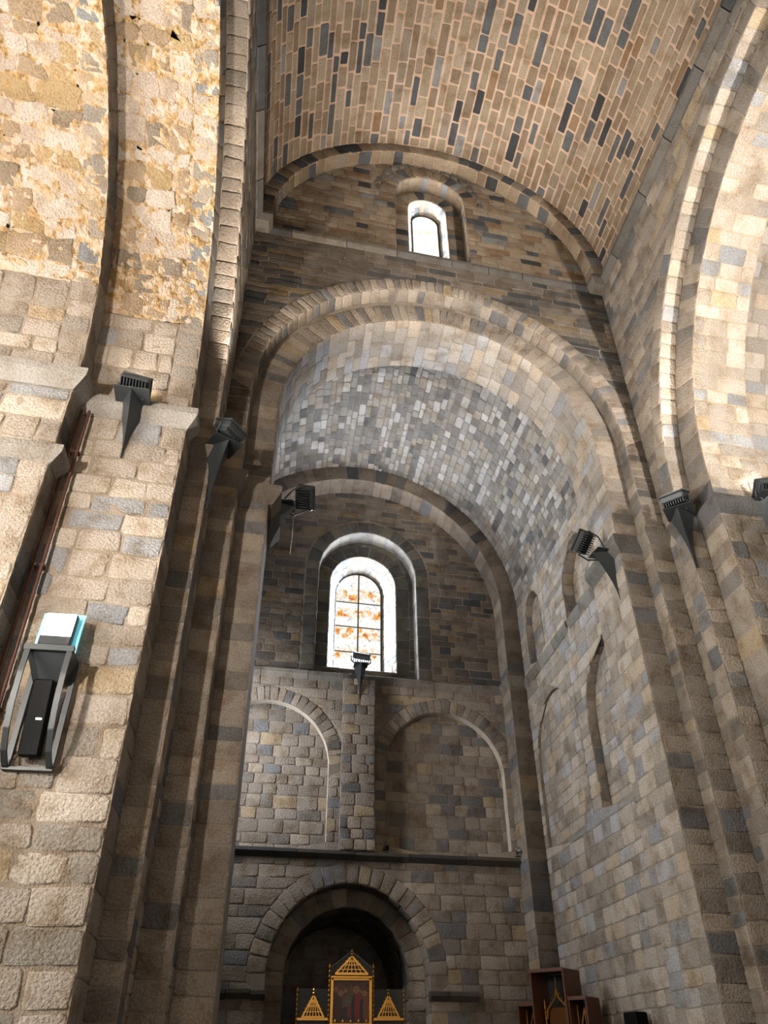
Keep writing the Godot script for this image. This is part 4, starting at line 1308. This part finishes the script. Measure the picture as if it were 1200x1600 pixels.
func tracery(parent: Node3D, at: Vector3, half: float, height: float) -> void:
	# an openwork gilded gable: slopes, base, fan of ribs, crockets, finial
	var g := gold()
	var p := part("openwork_gable", strap([Vector3(-half, 0, 0), Vector3(half, 0, 0)], 0.03, 0.03, Vector3.UP), g, parent, Transform3D(Basis(), at))
	for k in [-1.0, 1.0]:
		part("slope", strap([Vector3(half * k, 0, 0), Vector3(0, height, 0)], 0.022, 0.022, Vector3.BACK), g, p)
		for i in range(1, 6):
			var t := i / 6.0
			part("crocket", lathe([Vector2(0.001, -0.012), Vector2(0.014, 0), Vector2(0.001, 0.016)], 6), g, p, Transform3D(Basis(), Vector3(half * k * (1.0 - t) + k * 0.012, height * t + 0.01, 0)))
	for i in range(-2, 3):
		var x := half * i / 3.2
		part("rib", strap([Vector3(x, 0, 0.0), Vector3(x * 0.28, height * 0.8, 0.0)], 0.011, 0.011, Vector3.BACK), g, p)
	for t in [0.25, 0.5, 0.7]:
		part("cross_rib", strap([Vector3(-half * (1.0 - t), height * t, 0), Vector3(half * (1.0 - t), height * t, 0)], 0.01, 0.01, Vector3.UP), g, p)
	part("finial", lathe([Vector2(0.006, -0.01), Vector2(0.022, 0.02), Vector2(0.008, 0.04), Vector2(0.018, 0.06), Vector2(0.001, 0.085)], 8), g, p, Transform3D(Basis(), Vector3(0, height, 0)))

func painting() -> StandardMaterial3D:
	var im := Image.create(192, 192, false, Image.FORMAT_RGB8)
	var n := FastNoiseLite.new()
	n.seed = 5
	n.frequency = 0.03
	for y in 192:
		for x in 192:
			var k := n.get_noise_2d(x, y)
			im.set_pixel(x, y, Color(0.34 + 0.1 * k, 0.2 + 0.07 * k, 0.11 + 0.04 * k))
	var blob := func(cx: float, cy: float, rx: float, ry: float, c: Color) -> void:
		for y in range(maxi(0, int(cy - ry)), mini(192, int(cy + ry) + 1)):
			for x in range(maxi(0, int(cx - rx)), mini(192, int(cx + rx) + 1)):
				if pow((x - cx) / rx, 2) + pow((y - cy) / ry, 2) < 1.0:
					im.set_pixel(x, y, c * (0.9 + 0.25 * n.get_noise_2d(x * 3, y * 3)))
	blob.call(30, 130, 26, 70, Color(0.3, 0.14, 0.08))
	blob.call(78, 110, 28, 40, Color(0.36, 0.31, 0.25))
	blob.call(70, 150, 30, 30, Color(0.2, 0.14, 0.12))
	blob.call(92, 140, 16, 26, Color(0.5, 0.1, 0.07))
	blob.call(110, 128, 14, 62, Color(0.08, 0.08, 0.09))
	blob.call(134, 120, 22, 66, Color(0.52, 0.08, 0.07))
	blob.call(152, 140, 12, 58, Color(0.09, 0.09, 0.1))
	blob.call(172, 130, 16, 60, Color(0.45, 0.26, 0.1))
	for h in [[18, 42, 13], [42, 60, 14], [68, 50, 9], [122, 44, 17], [148, 52, 8], [166, 60, 13]]:
		blob.call(h[0], h[1], h[2], h[2], Color(0.62, 0.42, 0.17))
		blob.call(h[0], h[1] + 2, h[2] * 0.55, h[2] * 0.7, Color(0.55, 0.38, 0.27))
	var m := StandardMaterial3D.new()
	m.resource_name = "painted panel"
	m.albedo_texture = ImageTexture.create_from_image(im)
	m.roughness = 0.45
	return m

func build_furnishings() -> void:
	altar_piece()
	side_shrine()
	# copper pipes in the corner of the left pier
	var copper := plain("dull copper", Color(0.3, 0.19, 0.15), 0.55, 0.4)
	for i in 2:
		var p := thing("copper_pipe", ["thin copper pipe climbing the pier corner, the one tight against the innermost order", "thin copper pipe climbing the pier corner, the one away from the innermost order"][i], "pipe", Sxyz(-2.37 + 0.075 * i, 0.02, -6.61), "copper pipes in the left pier corner")
		part("pipe", tube([Vector3.ZERO, Vector3.UP * 7.38], 0.017, 8), copper, p)
		for y in [1.2, 2.6, 4.0, 5.4, 6.8]:
			part("pipe_clip", block(Vector3(0.05, 0.025, 0.07), 0.004), copper, p, Transform3D(Basis(), Vector3(0, y, -0.02)))
	# small fittings on the lower string course
	var spot := thing("mini_spotlight", "tiny chrome spotlight on the lower string course at the corner pilaster", "spotlight", Sxyz(4.16, 4.425, -12.82))
	part("spotlight_base", block(Vector3(0.08, 0.015, 0.08), 0.004), metal_mat, spot, Transform3D(Basis(), Vector3(0, 0.008, 0)))
	part("spotlight_head", lathe([Vector2(0.001, 0.0), Vector2(0.03, 0.005), Vector2(0.045, 0.05), Vector2(0.05, 0.1), Vector2(0.04, 0.105), Vector2(0.03, 0.08), Vector2(0.001, 0.07)], 12), plain("chrome", Color(0.75, 0.75, 0.76), 0.2, 0.95), spot, Transform3D(Basis(Vector3.RIGHT, 1.1), Vector3(0, 0.06, -0.02)))
	var eye := thing("mini_camera", "tiny black camera on the lower string course beside the pilaster", "camera", Sxyz(1.94, 4.425, BACK + 0.06))
	part("camera_foot", block(Vector3(0.05, 0.03, 0.05), 0.004), metal_mat, eye, Transform3D(Basis(), Vector3(0, 0.015, 0)))
	part("camera_body", block(Vector3(0.08, 0.07, 0.1), 0.01), plain("black plastic", Color(0.03, 0.03, 0.03), 0.5), eye, Transform3D(Basis(), Vector3(0, 0.065, 0)))
	# cable beside the black floodlight on the left jamb
	var cable := thing("cable", "thin pale cable hanging beside the black floodlight on the left jamb", "cable", Vector3(0.0, 7.1, -8.53))
	part("cable_run", tube([Vector3(0, 0, 0), Vector3(0.01, 0.3, 0), Vector3(0, 0.75, -0.01)], 0.006, 5), plain("pale cable", Color(0.6, 0.57, 0.52), 0.7), cable)

func altar_piece() -> void:
	var z := -12.55
	var altar := thing("altar_table", "plain stone altar block below the gilded altarpiece", "altar", Sxyz(1.36, 0.0, z - 0.05))
	part("altar_block", block(Vector3(1.7, 0.95, 0.7), 0.015), masonry(Color("8d8477")), altar, Transform3D(Basis(), Vector3(0, 0.475, 0)))
	part("altar_slab", block(Vector3(1.9, 0.1, 0.8), 0.015), masonry(Color("9a9184")), altar, Transform3D(Basis(), Vector3(0, 1.0, 0)))
	var o := thing("altarpiece", "gilded altarpiece with a painted panel and openwork gables in the dark niche", "altarpiece", Sxyz(1.36, 1.05, z))
	var green := plain("dark green board", Color(0.045, 0.075, 0.07), 0.5)
	var g := gold()
	var gable := func(half: float, low: float, shoulder: float, apex: float, d: float) -> ArrayMesh:
		var a := []
		var b := []
		for p in [Vector2(-half, low), Vector2(half, low), Vector2(half, shoulder), Vector2(0, apex), Vector2(-half, shoulder)]:
			a.append(Vector3(p.x, p.y, -d))
			b.append(Vector3(p.x, p.y, 0))
		return hull([a, b])
	part("centre_board", gable.call(0.3, 0.0, 1.72, 1.925, 0.06), green, o)
	part("gable_edge", strap([Vector3(-0.3, 1.72, 0.0), Vector3(0.0, 1.925, 0.0), Vector3(0.3, 1.72, 0.0)], 0.014, 0.014, Vector3.BACK), plain("bronze edge", Color(0.25, 0.24, 0.2), 0.4, 0.6), o)
	part("painted_panel", quad(0.53, 0.52), painting(), o, Transform3D(Basis(), Vector3(0, 1.31, 0.012)))
	part("panel_frame", strap([Vector3(-0.275, 1.04, 0.02), Vector3(-0.275, 1.58, 0.02), Vector3(0.275, 1.58, 0.02), Vector3(0.275, 1.04, 0.02)], 0.03, 0.035, Vector3.BACK), g, o)
	part("panel_cornice", block(Vector3(0.6, 0.035, 0.05), 0.008), g, o, Transform3D(Basis(), Vector3(0, 1.6, 0.02)))
	tracery(o, Vector3(0, 1.64, 0.03), 0.23, 0.22)
	for k in [-1.0, 1.0]:
		part("colonnette", beads(1.75, 0.018, 30), g, o, Transform3D(Basis(), Vector3(0.315 * k, 0.0, 0.02)))
		var wing := part("wing_board", block(Vector3(0.43, 1.46, 0.05), 0.006), green, o, Transform3D(Basis(), Vector3(0.53 * k, 0.73, -0.03)))
		part("wing_picture", quad(0.36, 0.6), painting(), wing, Transform3D(Basis(), Vector3(0, 0.02, 0.027)))
		part("outer_colonnette", beads(1.46, 0.016, 26), g, o, Transform3D(Basis(), Vector3(0.755 * k, 0.0, 0.0)))
		tracery(o, Vector3(0.53 * k, 1.12, 0.02), 0.15, 0.26)
		part("wing_cresting", strap([Vector3(0.33 * k, 1.1, 0.02), Vector3(0.74 * k, 1.1, 0.02)], 0.03, 0.03, Vector3.UP), g, o)
	part("predella", block(Vector3(1.56, 0.36, 0.1), 0.01), g, o, Transform3D(Basis(), Vector3(0, 0.18, -0.01)))
	for i in 5:
		part("cresting_arch", arc(0.055, 0.009), g, o, Transform3D(Basis(), Vector3(-0.22 + 0.11 * i, 0.96, 0.03)))
		part("cresting_knob", lathe([Vector2(0.001, -0.02), Vector2(0.018, 0), Vector2(0.001, 0.03)], 8), g, o, Transform3D(Basis(), Vector3(-0.22 + 0.11 * i, 1.07, 0.03)))
	part("cresting_rail", strap([Vector3(-0.29, 1.04, 0.03), Vector3(0.29, 1.04, 0.03)], 0.022, 0.03, Vector3.UP), g, o)

func quad(w: float, h: float) -> ArrayMesh:
	var st := SurfaceTool.new()
	st.begin(Mesh.PRIMITIVE_TRIANGLES)
	for z in [0.0, -0.01]:
		var order := [Vector2(-1, -1), Vector2(-1, 1), Vector2(1, 1), Vector2(-1, -1), Vector2(1, 1), Vector2(1, -1)]
		if z < 0.0:
			order.reverse()
		for p in order:
			st.set_uv(Vector2(p.x * 0.5 + 0.5, 0.5 - p.y * 0.5))
			st.add_vertex(Vector3(p.x * w * 0.5, p.y * h * 0.5, z))
	st.generate_normals()
	return st.commit()

func arc(r: float, t: float) -> ArrayMesh:
	var pts := []
	for i in 9:
		var a := PI * i / 8.0
		pts.append(Vector3(cos(a) * r, sin(a) * r, 0))
	return tube(pts, t, 6)

func side_shrine() -> void:
	# a wooden shrine of three open boxes on the right wall, looking across the chapel
	var wood := plain("dark varnished wood", Color(0.29, 0.15, 0.08), 0.45)
	var glass := plain("dark shrine back", Color(0.13, 0.15, 0.16), 0.25)
	var g := gold()
	var face := Basis(Vector3.UP, 0.75)
	var table := thing("side_altar", "plain stone side altar under the wooden shrine", "altar", Vector3(3.9, 0.0, -11.25))
	table.basis = face
	part("altar_block", block(Vector3(0.5, 0.9, 1.0), 0.015), masonry(Color("8d8477")), table, Transform3D(Basis(), Vector3(0, 0.45, 0)))
	part("altar_slab", block(Vector3(0.6, 0.1, 1.1), 0.015), masonry(Color("9a9184")), table, Transform3D(Basis(), Vector3(0, 0.95, 0)))
	var o := thing("wooden_shrine", "wooden shrine of three open boxes with gilded tracery, beside the side wall", "shrine", Vector3(3.9, 1.0, -11.25))
	o.basis = face
	for b in [[-0.0, 0.5, 1.62, 0.46], [-0.37, 0.26, 1.26, 0.38], [0.37, 0.26, 1.3, 0.38]]:
		var z: float = b[0]
		var w: float = b[1]
		var h: float = b[2]
		var d: float = b[3]
		var box := part("box_top", block(Vector3(d, 0.03, w), 0.006), wood, o, Transform3D(Basis(), Vector3(0.0, h, z)))
		for k in [-1.0, 1.0]:
			part("box_side", block(Vector3(d, h, 0.025), 0.006), wood, box, Transform3D(Basis(), Vector3(0, -h * 0.5, (w * 0.5 - 0.013) * k)))
		part("box_back", block(Vector3(0.02, h - 0.04, w - 0.05), 0.004), glass, box, Transform3D(Basis(), Vector3(d * 0.5 - 0.02, -h * 0.5, 0)))
		part("box_moulding", strap([Vector3(-d * 0.5 - 0.005, 0, -w * 0.5), Vector3(-d * 0.5 - 0.005, 0, w * 0.5)], 0.04, 0.02, Vector3.UP), wood, box)
	var turn := Basis(Vector3.UP, -PI / 2.0)
	for k in [-1.0, 1.0]:
		part("colonnette", beads(1.3, 0.013, 24), g, o, Transform3D(Basis(), Vector3(0.0, 0.0, 0.19 * k)))
		part("ogee_arch", strap([Vector3(0.0, 1.1, 0.17 * k), Vector3(0.0, 1.2, 0.15 * k), Vector3(0.0, 1.27, 0.08 * k), Vector3(0.0, 1.33, 0.02 * k), Vector3(0.0, 1.44, 0.0)], 0.02, 0.02, Vector3.RIGHT), g, o)
		for i in 5:
			part("crocket", lathe([Vector2(0.001, -0.016), Vector2(0.014, 0), Vector2(0.001, 0.026)], 6), g, o, Transform3D(Basis(), Vector3(0, 1.18 + 0.045 * i, (0.165 - 0.032 * i) * k)))
	part("gilded_panel", block(Vector3(0.03, 0.3, 0.34), 0.01), plain("dull gilding", Color(0.4, 0.25, 0.1), 0.4, 0.5), o, Transform3D(Basis(), Vector3(0.06, 1.08, 0)))
	part("finial", beads(0.14, 0.012, 4), g, o, Transform3D(Basis(), Vector3(0, 1.42, 0)))
	for x in [-0.1, 0.0, 0.1]:
		part("carved_figure", lathe([Vector2(0.035, 0.0), Vector2(0.04, 0.3), Vector2(0.045, 0.48), Vector2(0.02, 0.55), Vector2(0.03, 0.61), Vector2(0.001, 0.67)], 10), plain("painted carving", Color(0.45, 0.22, 0.1), 0.5), o, Transform3D(Basis(), Vector3(-0.02, 0.3, x)))
	tracery_turned(o, Vector3(0.0, 0.94, 0.37), turn)
	tracery_turned(o, Vector3(0.0, 0.92, -0.37), turn)
	var sp := thing("loudspeaker", "black loudspeaker box beside the wooden shrine", "loudspeaker", Vector3(4.36, 0.0, -9.95))
	part("stand", tube([Vector3(0, 0, 0), Vector3(0, 1.5, 0)], 0.02, 8), metal_mat, sp)
	part("stand_foot", lathe([Vector2(0.16, 0.0), Vector2(0.16, 0.02), Vector2(0.03, 0.04), Vector2(0.001, 0.05)], 14), metal_mat, sp)
	part("cabinet", block(Vector3(0.2, 0.62, 0.2), 0.012), plain("black loudspeaker", Color(0.02, 0.021, 0.024), 0.55), sp, Transform3D(Basis(Vector3.UP, 0.4), Vector3(0, 1.8, 0)))

func tracery_turned(parent: Node3D, at: Vector3, turn: Basis) -> void:
	var g := gold()
	var p := part("small_gable", strap([Vector3(0, 0, -0.09), Vector3(0, 0.26, 0), Vector3(0, 0, 0.09)], 0.014, 0.018, Vector3.RIGHT), g, parent, Transform3D(Basis(), at))
	part("rib", strap([Vector3(0, 0, 0), Vector3(0, 0.26, 0)], 0.012, 0.012, Vector3.RIGHT), g, p)
	for k in [-1.0, 1.0]:
		part("bead_post", beads(0.34, 0.012, 8), g, p, Transform3D(Basis(), Vector3(0, -0.05, 0.1 * k)))
